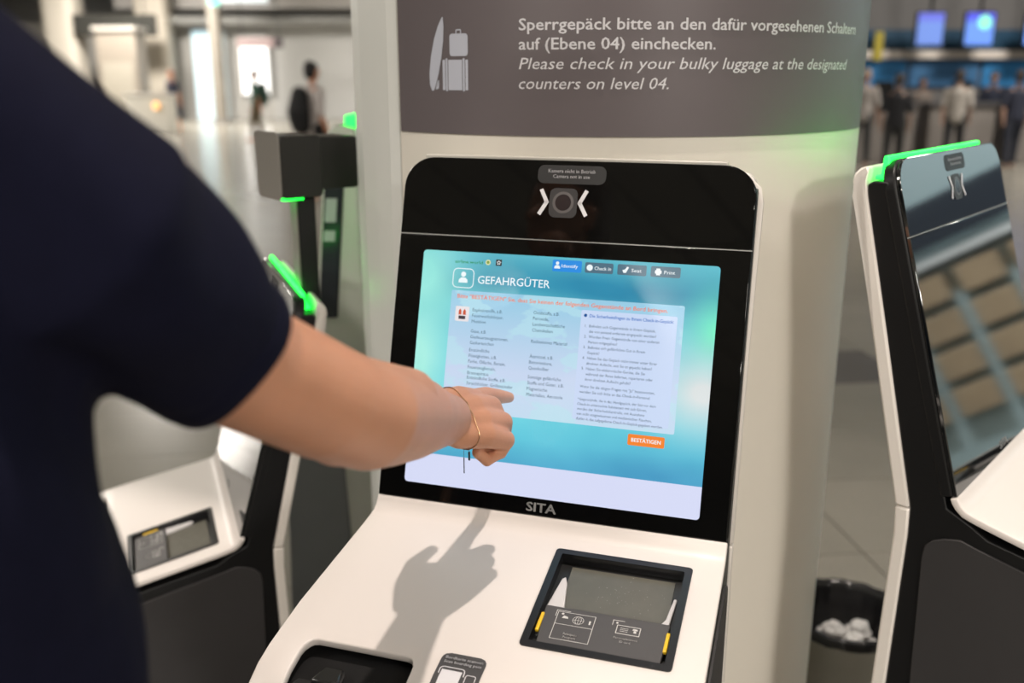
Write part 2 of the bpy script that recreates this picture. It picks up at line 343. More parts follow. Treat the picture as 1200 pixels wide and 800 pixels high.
# ------------------------------------------------------------------ bystanders
def bystander(x, y, rz, label, h=1.72, top=(.1, .1, .1), leg=(.05, .05, .05), hair=(.02, .015, .01), dress=False, pack=None, stride=.12, longhair=False, skinc=skin):
    t = empty('person', (x, y, 0), rz, label=label, cat='person'); s = h/1.75
    S = lambda *a: tuple(v*s for v in a)
    bm = bmesh.new()
    limb(bm, [S(0, 0, 1.62), S(0, .01, 1.66)], [S(.072, .09), S(.075, .095)])           # head
    limb(bm, [S(0, .08, 1.60), S(0, .105, 1.60)], [.012*s, .01*s])                        # nose
    limb(bm, [S(0, 0, 1.42), S(0, 0, 1.56)], [.055*s, .05*s])
    limb(bm, [S(0, 0, .95), S(0, -.01, 1.15), S(0, 0, 1.38)], [S(.15, .10), S(.13, .09), S(.18, .09)])
    for sx in (-1, 1):
        limb(bm, [S(sx*.19, 0, 1.40), S(sx*.23, -.03, 1.12), S(sx*.22, .08*sx, .88), S(sx*.215, .10*sx, .80)], [v*s for v in (.05, .04, .03, .025)], n=10)
        for q in range(4): limb(bm, [S(sx*.215, .10*sx+.02*(q-1.5), .79), S(sx*.21, .12*sx+.02*(q-1.5), .71)], [.009*s, .007*s], n=6)
        limb(bm, [S(sx*.09, 0, .92), S(sx*.10, sx*stride*.6+.03, .50), S(sx*.10, sx*stride, .09)], [v*s for v in (.085, .055, .04)], n=10)
        limb(bm, [S(sx*.10, sx*stride-.04, .04), S(sx*.10, sx*stride+.15, .035)], [.035*s, .032*s], n=10)
    link('body', blob(bm, .016, 3), t, skinc)
    bm = bmesh.new(); limb(bm, [S(0, -.03, 1.63), S(0, -.015, 1.70)], [S(.082, .085), S(.08, .095)])
    if longhair: limb(bm, [S(0, -.07, 1.66), S(0, -.09, 1.42)], [S(.075, .04), S(.06, .03)])
    link('hair', blob(bm, .014, 2), t, mat('hair_%d' % int(hair[0]*1000), hair, .6))
    tm_ = mat('cloth_%d_%d' % (int(top[0]*999), int(top[2]*999)), top, .85); lm_ = mat('cloth_%d_%d' % (int(leg[0]*999), int(leg[2]*999)), leg, .85)
    bm = bmesh.new(); limb(bm, [S(0, 0, .92), S(0, -.01, 1.15), S(0, 0, 1.38), S(0, 0, 1.44)], [S(.175, .125), S(.15, .11), S(.205, .115), S(.09, .07)])
    for sx in (-1, 1): limb(bm, [S(sx*.18, 0, 1.40), S(sx*.235, -.03, 1.14)], [.065*s, .055*s], n=10)
    link('shirt', blob(bm, .016, 3), t, tm_)
    bm = bmesh.new()
    if dress: limb(bm, [S(0, 0, .5), S(0, 0, .75), S(0, 0, 1.0)], [S(.26, .2), S(.22, .17), S(.165, .12)])
    else:
        for sx in (-1, 1): limb(bm, [S(sx*.09, 0, .95), S(sx*.10, sx*stride*.6+.03, .50), S(sx*.10, sx*stride, .12)], [v*s for v in (.10, .075, .06)], n=10)
    link('skirt' if dress else 'trousers', blob(bm, .016, 3), t, lm_)
    if pack:
        bm = bmesh.new(); limb(bm, [S(0, -.2, .98), S(0, -.22, 1.15), S(0, -.19, 1.38)], [S(.17, .11), S(.19, .13), S(.14, .09)])
        link('backpack', blob(bm, .018, 2), t, mat('pack_%d' % int(pack[1]*999), pack, .8))
    return t
bystander(-10.15, 29.5, 2.6, 'red-haired woman in a dark navy dress standing far off in the hall', 1.72, (.02, .025, .05), (.015, .02, .045), (.25, .07, .03), dress=True, longhair=True)
bystander(-6.4, 24.6, 1.9, 'person in a green top and olive trousers far off before the white window', 1.72, (.05, .12, .09), (.12, .09, .05), (.10, .06, .04), pack=(.05, .10, .08))
bystander(-2.56, 12.7, -.9, 'dark-haired person in a white shirt carrying a big black backpack', 1.76, (.55, .50, .48), (.02, .02, .022), (.012, .01, .01), pack=(.008, .008, .009))
# ------------------------------------------------------------------ check-in row on the right
rx0 = 6.3
t = empty('check_in_bulkhead', (13, 20.6, 0), label='long white-edged fascia with blue panels above the check-in desks', cat='fascia')
bm = bmesh.new(); box(bm, -7.2, 9, -.05, .25, 0, 5.9); done(bm, 'wall_panel', t, mat('bulkhead_grey', (.17, .165, .165), .6, noise=.1, nscale=1))
bm = bmesh.new(); box(bm, -6.9, 9, -.35, -.05, 1.93, 2.09); done(bm, 'ledge', t, mat('ledge_cream', (.85, .78, .72), .5), bevel=.01)
bm = bmesh.new(); box(bm, -6.9, 9, -.14, -.05, 2.12, 2.5); done(bm, 'upper_panel', t, mat('deep_blue_panel', (.015, .07, .14), .5, noise=.2, nscale=2))
for k in range(10):
    bm = bmesh.new(); x = -6.3+1.5*k; box(bm, x, x+1.42, -.14, -.05, 1.38, 1.9)
    done(bm, 'blue_panel', t, mat('blue_panel_%d' % (k % 2), ((.04, .26, .60), (.05, .17, .36))[k % 2], .5, noise=.3, nscale=1.5))
t = None
for k, (px, lab) in enumerate(((1057, 'dim lilac-blue monitor above the check-in desks, nearest the column'), (1111, 'blue monitor with a green patch above the check-in desks'), (1178, 'bright blue monitor above the check-in desks, rightmost in view'))):
    p = place(px, 42, 20); s = (.25, .27, .29)[k]
    t = empty('monitor', (p.x, 19.6, 0), label=lab, cat='monitor', group='monitors above the check-in desks')
    bm = bmesh.new(); box(bm, -s-.03, s+.03, 0, .08, 2.15, 2.80); done(bm, 'casing', t, black, bevel=.01)
    bm = bmesh.new(); box(bm, -s, s, -.006, 0, 2.18, 2.77)
    done(bm, 'screen', t, mat('monitor_screen_%d' % k, (.1, .2, .6), .3, emit=((.14, .20, .45), (.12, .24, .62), (.16, .32, .85))[k], es=1))
    bm = bmesh.new(); box(bm, -s, s, -.012, -.006, 2.62, 2.77); done(bm, 'screen_header', t, mat('monitor_header_%d' % k, (.1, .1, .6), .3, emit=((.12, .16, .45), (.05, .08, .55), (.01, .03, .6))[k], es=1))
    if k == 1:
        bm = bmesh.new(); flat(bm, circ(.08, 2.60, .13, 16), Matrix(((1, 0, 0, 0), (0, 0, 1, -.014), (0, 1, 0, 0), (0, 0, 0, 1)))); done(bm, 'green_patch', t, mat('screen_green', (.2, .7, .4), .4, emit=(.25, .75, .45), es=1))
    bm = bmesh.new(); tube(bm, [(0, .04, 2.8), (0, .04, 5.96)], .03); done(bm, 'bracket', t, black)
bm = bmesh.new(); box(bm, -.14, .02, 0, .05, 1.9, 2.45); p = place(1017, 50, 20)
tag(done(bm, 'yellow_sign', None, mat('yellow_sign', (.55, .45, .05), .5)), 'narrow yellow sign just right of the column at the check-in desks', 'sign').location = (p.x+.02, 20.19, 0)
for k in range(9):
    x = 7.0+1.5*k
    g = 'check-in desks along the far wall'
    t = empty('check_in_desk', (x, 18.8, 0), label='%s grey check-in desk from the column, in the row below the blue panels' % ('first second third fourth fifth sixth seventh eighth ninth'.split()[k]), cat='desk', group=g)
    bm = bmesh.new(); box(bm, -.62, .62, -.3, .3, 0, 1.05); done(bm, 'front_panel', t, mat('desk_grey', (.20, .18, .165), .6, noise=.15, nscale=2), bevel=.02)
    bm = bmesh.new(); box(bm, -.66, .66, -.36, .34, 1.05, 1.11); done(bm, 'countertop', t, mat('desk_dark', (.09, .085, .085), .4))
    bm = bmesh.new(); box(bm, -.12, .25, -.02, .02, 1.2, 1.5); box(bm, .03, .09, -.01, .03, 1.11, 1.25); done(bm, 'computer_screen', t, black)
ppl = [(1016, 17.6, (.34, .31, .29), (.05, .05, .05), 1.7, 'pale-topped person in the check-in queue, nearest the column'),
       (1055, 15.8, (.02, .02, .024), (.03, .03, .03), 1.62, 'person all in black in the check-in queue, left of the bar of green light'),
       (1083, 17.7, (.20, .17, .15), (.07, .06, .06), 1.55, 'person in a brown-grey top at the check-in desks'),
       (1126, 17.4, (.36, .33, .30), (.02, .02, .022), 1.68, 'person in a light top and black trousers above the green light bar'),
       (1166, 16.6, (.02, .025, .045), (.015, .018, .03), 1.66, 'person in navy clothes in the check-in queue'),
       (1196, 17.4, (.015, .018, .035), (.015, .015, .03), 1.68, 'person in dark blue at the right edge of the photo')]
for k, (px, y, tc_, lc, h, lab) in enumerate(ppl):
    z = y*cos(R(15.6))
    if k % 2 == 0 and k: y = 19.55; z = y*cos(R(15.6))
    bystander((px-600)/1120*z, y, random.uniform(-.6, .6)+(0 if k % 2 else 2.8), lab, h, tc_, lc, (.03, .02, .015) if k != 0 else (.3, .25, .2), skinc=mat('far_skin', (.30, .18, .13), .6))

# ------------------------------------------------------------------ shop-like backdrop added out of view for the right kiosk's glass to mirror
shop = empty('shop_backdrop', (5.15, 4.05, 0), R(-59.3), label='unseen pale teal backdrop with tan shelves, added to be mirrored in the right kiosk', cat='backdrop')
bm = bmesh.new(); box(bm, -2.6, 3.4, 0, .15, 0, 3.4)
done(bm, 'back_panel', shop, mat('shop_teal', (.42, .56, .58), .6, noise=.1, nscale=1.5))
bm = bmesh.new(); box(bm, -2.2, 3.0, -.08, 0, 1.50, 1.78); done(bm, 'dark_fascia', shop, mat('shop_dark', (.02, .03, .045), .5))
for a in range(8):
    for b in range(4):
        bm = bmesh.new(); box(bm, -1.3+.34*a, -1.3+.34*a+.27, -.12, 0, .42+.24*b, .60+.24*b); done(bm, 'shelf_box', shop, mat('shop_tan', (.42, .32, .20), .6, noise=.3, nscale=4), bevel=.01)
bm = bmesh.new()
for x in (-1.4, 1.5): box(bm, x-.03, x+.03, -.16, 0, .3, 1.42)
box(bm, -1.4, 1.5, -.16, 0, 1.38, 1.43)
done(bm, 'rack_frame', shop, mat('shop_frame', (.7, .75, .75), .4))
lamp('backdrop_fill_spot', 'SPOT', (2.9, 2.6, 4.8), 1500, (.95, .98, 1), .4, aim=(5.3, 3.6, 1.1), spot=70)  # spot added to brighten the backdrop for the glass reflection

# ------------------------------------------------------------------ kiosks
T = R(16.3); FACE = Matrix(((1, 0, 0, 0), (0, sin(T), -cos(T), 0), (0, cos(T), sin(T), 1.056), (0, 0, 0, 1)))
SL = R(12); SHELF = Matrix(((1, 0, 0, 0), (0, cos(SL), -sin(SL), 0), (0, sin(SL), cos(SL), 1.040), (0, 0, 0, 1)))
SIDE = Matrix(((0, 0, 1, 0), (1, 0, 0, 0), (0, 1, 0, 0), (0, 0, 0, 1)))      # (y,z,d)->x=d
W2 = .24
SLD = cos(SL)
def shelf_z(y):
    pts = [(.004, 1.062), (0, 1.056), (-.005, 1.046), (-.014, 1.0385), (-.026, 1.0350), (-.045, 1.0304), (-.27, .9826), (-.295, .974), (-.318, .960), (-.335, .940), (-.345, .915), (-.35, .88), (-.351, .84)]
    for (a, za), (b, zb) in zip(pts, pts[1:]):
        if y <= a and y >= b: return za+(zb-za)*(a-y)/(a-b)
    return pts[-1][1] if y < 0 else pts[0][1]
def make_shelf():
    """white shelf: outline with a scanner hole and a reader notch, bent over the slope and the rounded front"""
    bm = bmesh.new()
    ys = [0, -.003, -.007, -.014, -.02, -.026, -.035, -.0445, -.08, -.12, -.16, -.197, -.23, -.25, -.26, -.27, -.282, -.295, -.306, -.318, -.327, -.335, -.341, -.345, -.348, -.35, -.351]
    def xl(y):
        s = min(1, -y/.2); a = -W2-.014*s
        if y < -.33: a += .03*((-.33-y)/.021)**2
        return a
    def xr(y):
        a = W2
        if y < -.33: a -= .03*((-.33-y)/.021)**2
        return a
    hx0, hx1, hy0, hy1 = .0325, .2005, -.0445, -.197
    nx0, nx1, ny = -.213, -.075, -.25
    xs_in = [nx0, nx0+.004, nx0+.012, -.15, nx1-.012, nx1-.004, nx1, -.02, hx0, .08, .14, hx1]
    grid = {}
    rc = {(nx0, -.25): (.0045, -.0045), (nx0, -.26): (.001, -.001), (nx0+.004, -.25): (.003, -.002), (nx0+.012, -.25): (.001, -.0002),
          (nx1, -.25): (-.0045, -.0045), (nx1, -.26): (-.001, -.001), (nx1-.004, -.25): (-.003, -.002), (nx1-.012, -.25): (-.001, -.0002)}
    rc = {(round(a, 5), round(b, 5)): c for (a, b), c in rc.items()}
    def V(x, y):
        k = (round(x, 5), round(y, 5))
        if k not in grid:
            dx, dy = rc.get(k, (0, 0)); grid[k] = bm.verts.new((x+dx, y+dy, shelf_z(y+dy)))
        return grid[k]
    for a, b in zip(ys, ys[1:]):
        A = [xl(a)]+xs_in+[xr(a)]; Bx = [xl(b)]+xs_in+[xr(b)]
        for i in range(len(A)-1):
            mx = (A[i]+A[i+1])/2; my = (a+b)/2
            if hx0 < mx < hx1 and hy1 < my < hy0: continue
            if my < ny and nx0 < mx < nx1:
                if i in (1, 6) and a > -.2505 and False: pass
                continue
            bm.faces.new((V(A[i], a), V(Bx[i], b), V(Bx[i+1], b), V(A[i+1], a)))
    g = bm.faces[:]
    bmesh.ops.recalc_face_normals(bm, faces=g)
    me = bpy.data.meshes.new('shelf'); bm.to_mesh(me); bm.free()
    return me
def face_text(b, items, d):
    for s, x, y, h, wd, kw in items: text(b, s, x, y, h, wd, M=FACE, d=d, **kw)
def make_kiosk(x, y, rz, dz, label, lit, screen_on, sub=None):
    k = empty('check_in_kiosk', (x, y, 0), R(rz), label=label, cat='kiosk', group='self-service kiosks around the column')
    # everything above the plinth shifts by dz; the shell simply gets shorter at the floor
    OFF = Matrix.Translation((0, 0, dz))
    F = OFF @ FACE; S = OFF @ SHELF; D = OFF @ SIDE; zb = -dz
    def add(bm, name, parent=k, m=None, **kw):
        o = done(bm, name, parent, m, **kw); return o
    # --- shells
    bm = bmesh.new()
    outer = [(.081, 1.022), (.138, 1.262), (.185, 1.458), (.190, 1.478), (.189, 1.488), (.184, 1.495), (.176, 1.498)]
    inner = [(.172, 1.492), (.170, 1.478), (.166, 1.458), (.118, 1.262), (.0615, 1.022)]
    prism(bm, outer+inner, -W2-.003, W2+.003, D)
    for v in bm.verts:
        e = max(0, v.co.z-dz-1.452)/.046; v.co.x -= math.copysign(.022*(1-sqrt(max(0, 1-e*e))), v.co.x)
    add(bm, 'upper_shell', m=shellw, bevel=.003)
    bm = bmesh.new(); prism(bm, [(.081, 1.0205), (.079, .98), (.086, .72), (.11, .02+zb), (.090, .02+zb), (.066, .72), (.060, .98), (.0612, 1.0205)], -W2-.003, W2+.003, D)
    add(bm, 'lower_shell', m=shellw, bevel=.003)
    # --- black body
    bm = bmesh.new()
    prism(bm, [(.165, 1.455), (.168, 1.474), (.160, 1.479), (.140, 1.479), (.012, 1.035), (-.02, 1.02), (-.045, 1.005), (-.29, .955), (-.315, .93), (-.31, .86), (-.20, .03+zb), (.088, .03+zb), (.0655, .72), (.0595, .98), (.061, 1.022)], -W2+.001, W2-.001, D)
    add(bm, 'body', m=black, bevel=.002)
    for s in (-1, 1):
        bm = bmesh.new(); r = .045
        pts = [(.030, .72), (.036, .955)] + [(.036-r*.9+r*.9*cos(R(a)), .962+.03*sin(R(a))+(-.0)) for a in (20, 45, 70)] + [(-.012, .995), (-.03, .990), (-.275, .935), (-.295, .92), (-.288, .86), (-.19, .06+zb), (.055, .06+zb)]
        prism(bm, pts, s*(W2-.002), s*(W2+.0025), D); add(bm, 'side_panel', m=charcoal, bevel=.001)
    bm = bmesh.new(); box(bm, -W2+.03, W2-.03, -.215, .08, 0, .035); add(bm, 'plinth', m=charcoal, bevel=.004)
    # --- face slab and panes
    bm = bmesh.new(); prism(bm, rrect(-W2, W2, 0, .474, .042, 8, (0, 0, 1, 1)), -.024, -.0055, F); add(bm, 'bezel', m=black, bevel=.004)
    bm = bmesh.new(); prism(bm, rrect(-W2+.001, W2-.001, .0, .3655, 0), -.0055, 0, F); gm = glassb if screen_on else glassr; sg = add(bm, 'screen_glass', m=gm, bevel=.0012)
    bm = bmesh.new(); prism(bm, rrect(-W2+.001, W2-.001, .3668, .473, .041, 8, (0, 0, 1, 1)), -.0055, 0, F); cg = add(bm, 'camera_window', m=gm, bevel=.0012)
    bm = bmesh.new(); prism(bm, [(-.2395, .3655), (.2395, .3655), (.2395, .3668), (-.2395, .3668)], -.004, -.0008, F); add(bm, 'gap_strip', m=mat('gap_light_grey', (.35, .35, .34), .3))
    # light bar along the top
    bm = bmesh.new()
    prism(bm, [(.148, 1.487), (.149, 1.5125), (.157, 1.5125), (.159, 1.486), (.1665, 1.4855), (.1665, 1.4795), (.148, 1.4795)], -.218, .200, D)
    add(bm, 'light_bar', m=green if lit else greenoff, bevel=.002)
    # camera group: behind the window's face by a hair so the marks read as print
    cm = []
    bm = bmesh.new(); prism(bm, rrect(-.028, .010, .397, .436, .008, 4), 0, .0008, F); c0 = add(bm, 'camera_module', cg, modm)
    bm = bmesh.new(); q = circ(-.009, .417, .0145, 24); qi = circ(-.009, .417, .011, 24)
    for i in range(24): flat(bm, [q[i], q[(i+1) % 24], qi[(i+1) % 24], qi[i]], F, .0012)
    add(bm, 'lens_ring', c0, mat('lens_ring_grey', (.075, .065, .065), .3), smooth=None, fix=False)
    bm = bmesh.new(); flat(bm, circ(-.009, .417, .0108, 24), F, .0011); add(bm, 'lens', c0, lensm, smooth=None, fix=False)
    for s, cx in ((1, -.034), (-1, .016)):
        bm = bmesh.new(); stroke(bm, [(cx-s*.0055, .4325), (cx+s*.0025, .417), (cx-s*.0065, .4015)], .0052, F, .0010)
        add(bm, 'chevron_mark', cg, letter, smooth=None, fix=False)
    bm = bmesh.new(); prism(bm, rrect(-.047, .046, .442, .4665, .009, 5), 0, .0006, F); nl = add(bm, 'notice_label', cg, mat('notice_black', (.009, .0085, .009), .5))
    lettering(nl, letter, [('Kamera nicht in Betrieb', -.0005, .4565, .0046, .064, {'bold': .02, 'align': 'C'}), ('Camera not in use', -.0005, .4495, .0046, .050, {'bold': .02, 'align': 'C'})], F, .0012)
    # maker's wordmark on the lower edge of the glass
    lettering(sg, mat('wordmark_silver', (.5, .5, .5), .4), [('SITA', -.0235, .0055, .0115, .040, {'bold': .045})], F, .0004)
    # --- shelf
    me = make_shelf(); me.transform(OFF)
    so = link('shelf', me, k, white, 50)
    md = so.modifiers.new('t', 'SOLIDIFY'); md.thickness = .011; md.offset = -1
    bv = so.modifiers.new('b', 'BEVEL'); bv.width = .0022; bv.segments = 2; bv.limit_method = 'ANGLE'; bv.angle_limit = R(50)
    # --- document scanner
    x0, x1, v0, v1 = .030, .2035, -.205/SLD, -.0365/SLD
    bm = bmesh.new(); o4 = rrect(x0, x1, v0, v1, .005, 3); n = len(o4); i4 = rrect(x0+.009, x1-.009, v0+.009, v1-.009, .002, 3)
    def ringz(bm, o, i, za, zb_, zc, M):
        A = [bm.verts.new(M @ Vector((*p, za))) for p in o]; B = [bm.verts.new(M @ Vector((*p, zb_))) for p in o]; C_ = [bm.verts.new(M @ Vector((*p, zb_))) for p in i]; E_ = [bm.verts.new(M @ Vector((*p, zc))) for p in i]
        m_ = len(o)
        for q in range(m_):
            r_ = (q+1) % m_
            bm.faces.new((A[q], A[r_], B[r_], B[q])); bm.faces.new((B[q], B[r_], C_[r_], C_[q])); bm.faces.new((C_[q], C_[r_], E_[r_], E_[q]))
    ringz(bm, o4, i4, -.010, .0018, -.013, S); sf = add(bm, 'scanner_frame', m=mat('scanner_black', (.010, .010, .011), .28), smooth=30)
    bm = bmesh.new(); box(bm, x0+.004, x1-.004, v0+.004, v1-.004, -.03, -.0135, S); tray = add(bm, 'scanner_tray', m=mat('tray_black', (.006, .006, .006), .4), smooth=None)
    yl = v0+.43*(v1-v0)
    bm = bmesh.new(); prism(bm, [(x0+.026, yl-.002), (x1-.018, yl-.002), (x1-.019, v1-.017), (x0+.024, v1-.017)], -.0135, -.0115, S)
    add(bm, 'scanner_glass', tray, mat('scanner_grey_glass', (.12, .115, .095), .25, spec=.4, noise=.10, nscale=55), smooth=None)
    bm = bmesh.new()
    for q in range(60):
        cx = random.gauss(.125, .025); cy = random.gauss((yl+v1)/2-.004, .018)
        if x0+.03 < cx < x1-.02 and yl+.002 < cy < v1-.02: flat(bm, circ(cx, cy, random.uniform(.0002, .0005), 5), S, -.0113)
    add(bm, 'dust_specks', tray, mat('dust', (.36, .35, .31), .8), smooth=None, fix=False, kind='stuff')
    bm = bmesh.new(); prism(bm, [(x0+.012, yl), (x0+.034, yl), (x0+.026, yl+.046), (x0+.022, yl+.056), (x0+.018, yl+.052)], -.0115, -.006, S)
    add(bm, 'white_wedge', tray, mat('wedge_white', (.62, .60, .60), .4), smooth=None, bevel=.0012)  # pale raised wedges at both sides of the scanner glass
    bm = bmesh.new(); prism(bm, [(x1-.026, yl), (x1-.015, yl), (x1-.012, yl+.048), (x1-.016, yl+.048), (x1-.020, yl+.012)], -.0115, -.007, S)
    add(bm, 'white_wedge', tray, mat('wedge_white', (.62, .60, .60), .4), smooth=None, bevel=.0012)
    bm = bmesh.new(); prism(bm, [(x0+.0165, v0+.013), (x1-.0145, v0+.013), (x1-.0125, yl), (x0+.012, yl)], -.012, -.003, S)
    ip = add(bm, 'instruction_plate', m=mat('plate_grey', (.060, .056, .056), .5, noise=.05), bevel=.001)
    for sx in (x0+.0125, x1-.0125):
        bm = bmesh.new(); box(bm, sx-.0022, sx+.0022, v0+.030, v0+.060, -.006, -.0015, S); add(bm, 'latch', m=yellow, bevel=.001)
        o = None
    d = -.0026; bm = bmesh.new(); lw = .0007
    ax, ay = x0+.030, v0+.022     # passport icon
    stroke(bm, [(ax, ay), (ax+.045, ay), (ax+.045, ay+.044), (ax, ay+.044)], lw, S, d, True); stroke(bm, [(ax, ay+.024), (ax+.045, ay+.024)], lw, S, d)
    for rr in (.0065, .0035): stroke(bm, circ(ax+.026, ay+.034, rr, 18, ry=.0062), .0006, S, d, True)
    stroke(bm, [(ax+.0195, ay+.034), (ax+.0325, ay+.034)], .0005, S, d); stroke(bm, [(ax+.026, ay+.028), (ax+.026, ay+.040)], .0005, S, d)
    stroke(bm, [(ax-.002, ay+.036), (ax-.002, ay+.046), (ax+.014, ay+.046)], .0008, S, d); flat(bm, circ(ax+.006, ay+.041, .0016, 10), S, d)
    flat(bm, [(ax+.006, ay+.034), (ax+.014, ay+.034), (ax+.013, ay+.037), (ax+.008, ay+.0385)], S, d)
    flat(bm, [(ax+.039, ay+.030), (ax+.041, ay+.030), (ax+.041, ay+.036), (ax+.039, ay+.036)], S, d)
    bx, by = x0+.102, v0+.047    # card icon
    stroke(bm, [(bx, by), (bx+.027, by), (bx+.027, by+.013), (bx, by+.013)], .0009, S, d, True)
    for q in range(3): stroke(bm, [(bx+.004, by+.004+.0025*q), (bx+.013, by+.004+.0025*q)], .0006, S, d)
    flat(bm, [(bx+.018, by+.008), (bx+.0245, by+.008), (bx+.0235, by+.0105), (bx+.019, by+.0105)], S, d); flat(bm, [(bx+.0198, by+.004), (bx+.0232, by+.004), (bx+.0228, by+.0075), (bx+.0202, by+.0075)], S, d)
    stroke(bm, [(bx-.006, by+.012), (bx-.006, by+.020), (bx+.007, by+.020)], .0007, S, d); flat(bm, circ(bx-.001, by+.016, .0014, 10), S, d)
    add(bm, 'pictogram', ip, plateprint, smooth=None, fix=False)
    lettering(ip, plateprint, [('Reisepass', ax+.022, ay+.0085, .0032, None, {'align': 'C', 'bold': .015}), ('Passport', ax+.022, ay+.0035, .0032, None, {'align': 'C', 'bold': .015}),
        ('Personalausweis', bx+.013, by-.0085, .0032, None, {'align': 'C', 'bold': .015}), ('ID card', bx+.013, by-.0138, .0032, None, {'align': 'C', 'bold': .015})], S, d)
    if not screen_on and not sub:
        pass
    # --- boarding pass reader in the notch
    bm = bmesh.new(); box(bm, -.212, -.076, -.343, -.252, .84, .956, OFF); add(bm, 'reader_bay', m=mat('bay_black', (.004, .004, .004), .6), bevel=.004)
    bm = bmesh.new(); prism(bm, [(-.185, -.300), (-.150, -.300), (-.156, -.272), (-.180, -.272)], 0, .012, OFF @ Matrix.Translation((0, 0, .958))); add(bm, 'reader_head', m=mat('reader_black', (.02, .02, .02), .15), bevel=.003)
    bm = bmesh.new(); box(bm, -.118, -.098, -.325, -.30, .958, .966, OFF); add(bm, 'reader_button', m=mat('reader_dark', (.012, .012, .012), .25), bevel=.002)
    bm = bmesh.new(); box(bm, -.112, -.105, -.322, -.315, .966, .9672, OFF); add(bm, 'indicator', m=mat('indicator_green', (.3, .6, .1), .4, emit=(.45, .9, .15), es=1.2), smooth=None)
    # --- sticker beside it
    bm = bmesh.new(); fn_pts = rrect(-.0485, .0045, -.32, -.2345, .009, 5)
    M2 = OFF
    for q in (1,):
        ys_ = [-.2345, -.2365, -.24, -.2435, -.26, -.27, -.282, -.295, -.306, -.318]
        prev = None
        for yy in ys_:
            e = max(0, .009-(-.2345-yy)); r_ = .009-sqrt(max(0, .009**2-e*e)) if e > 0 else 0
            row = [bm.verts.new(M2 @ Vector((xx, yy, shelf_z(yy)+.0006))) for xx in (-.0485+r_, .0045-r_)]
            if prev: bm.faces.new((prev[0], row[0], row[1], prev[1]))
            prev = row
    st = add(bm, 'sticker', m=stickm, smooth=30)
    bend = lambda X, Y: M2 @ Vector((X, Y, shelf_z(Y)+.0015))
    lettering(st, letter, [('Bordkarte scannen', -.0215, -.2435, .0036, .044, {'align': 'C', 'bold': .03}), ('Scan boarding pass', -.0215, -.2495, .0036, .044, {'align': 'C', 'bold': .03})], fn=bend)
    bm = bmesh.new()
    def bstroke(pts, wd):
        n_ = len(pts)
        for i in range(n_):
            a = Vector(pts[i]); b = Vector(pts[(i+1) % n_]); t_ = (b-a).normalized(); nn = Vector((-t_.y, t_.x))*wd/2
            bm.faces.new([bm.verts.new(bend(*p)) for p in (a-nn, b-nn, b+nn, a+nn)])
    bstroke(rrect(-.044, -.015, -.312, -.2555, .004, 3), .0011)
    for ya, yb in ((-.2595, -.265), (-.265, -.27), (-.27, -.276), (-.276, -.282), (-.282, -.288), (-.288, -.295)): bm.faces.new([bm.verts.new(bend(*p)) for p in ((-.0415, ya), (-.0175, ya), (-.0175, yb), (-.0415, yb))])
    bstroke(rrect(-.012, -.0005, -.300, -.262, .002, 2), .0009)
    add(bm, 'pictogram', st, letter, smooth=None, fix=False)
    if screen_on: make_display(sg, F)
    return k
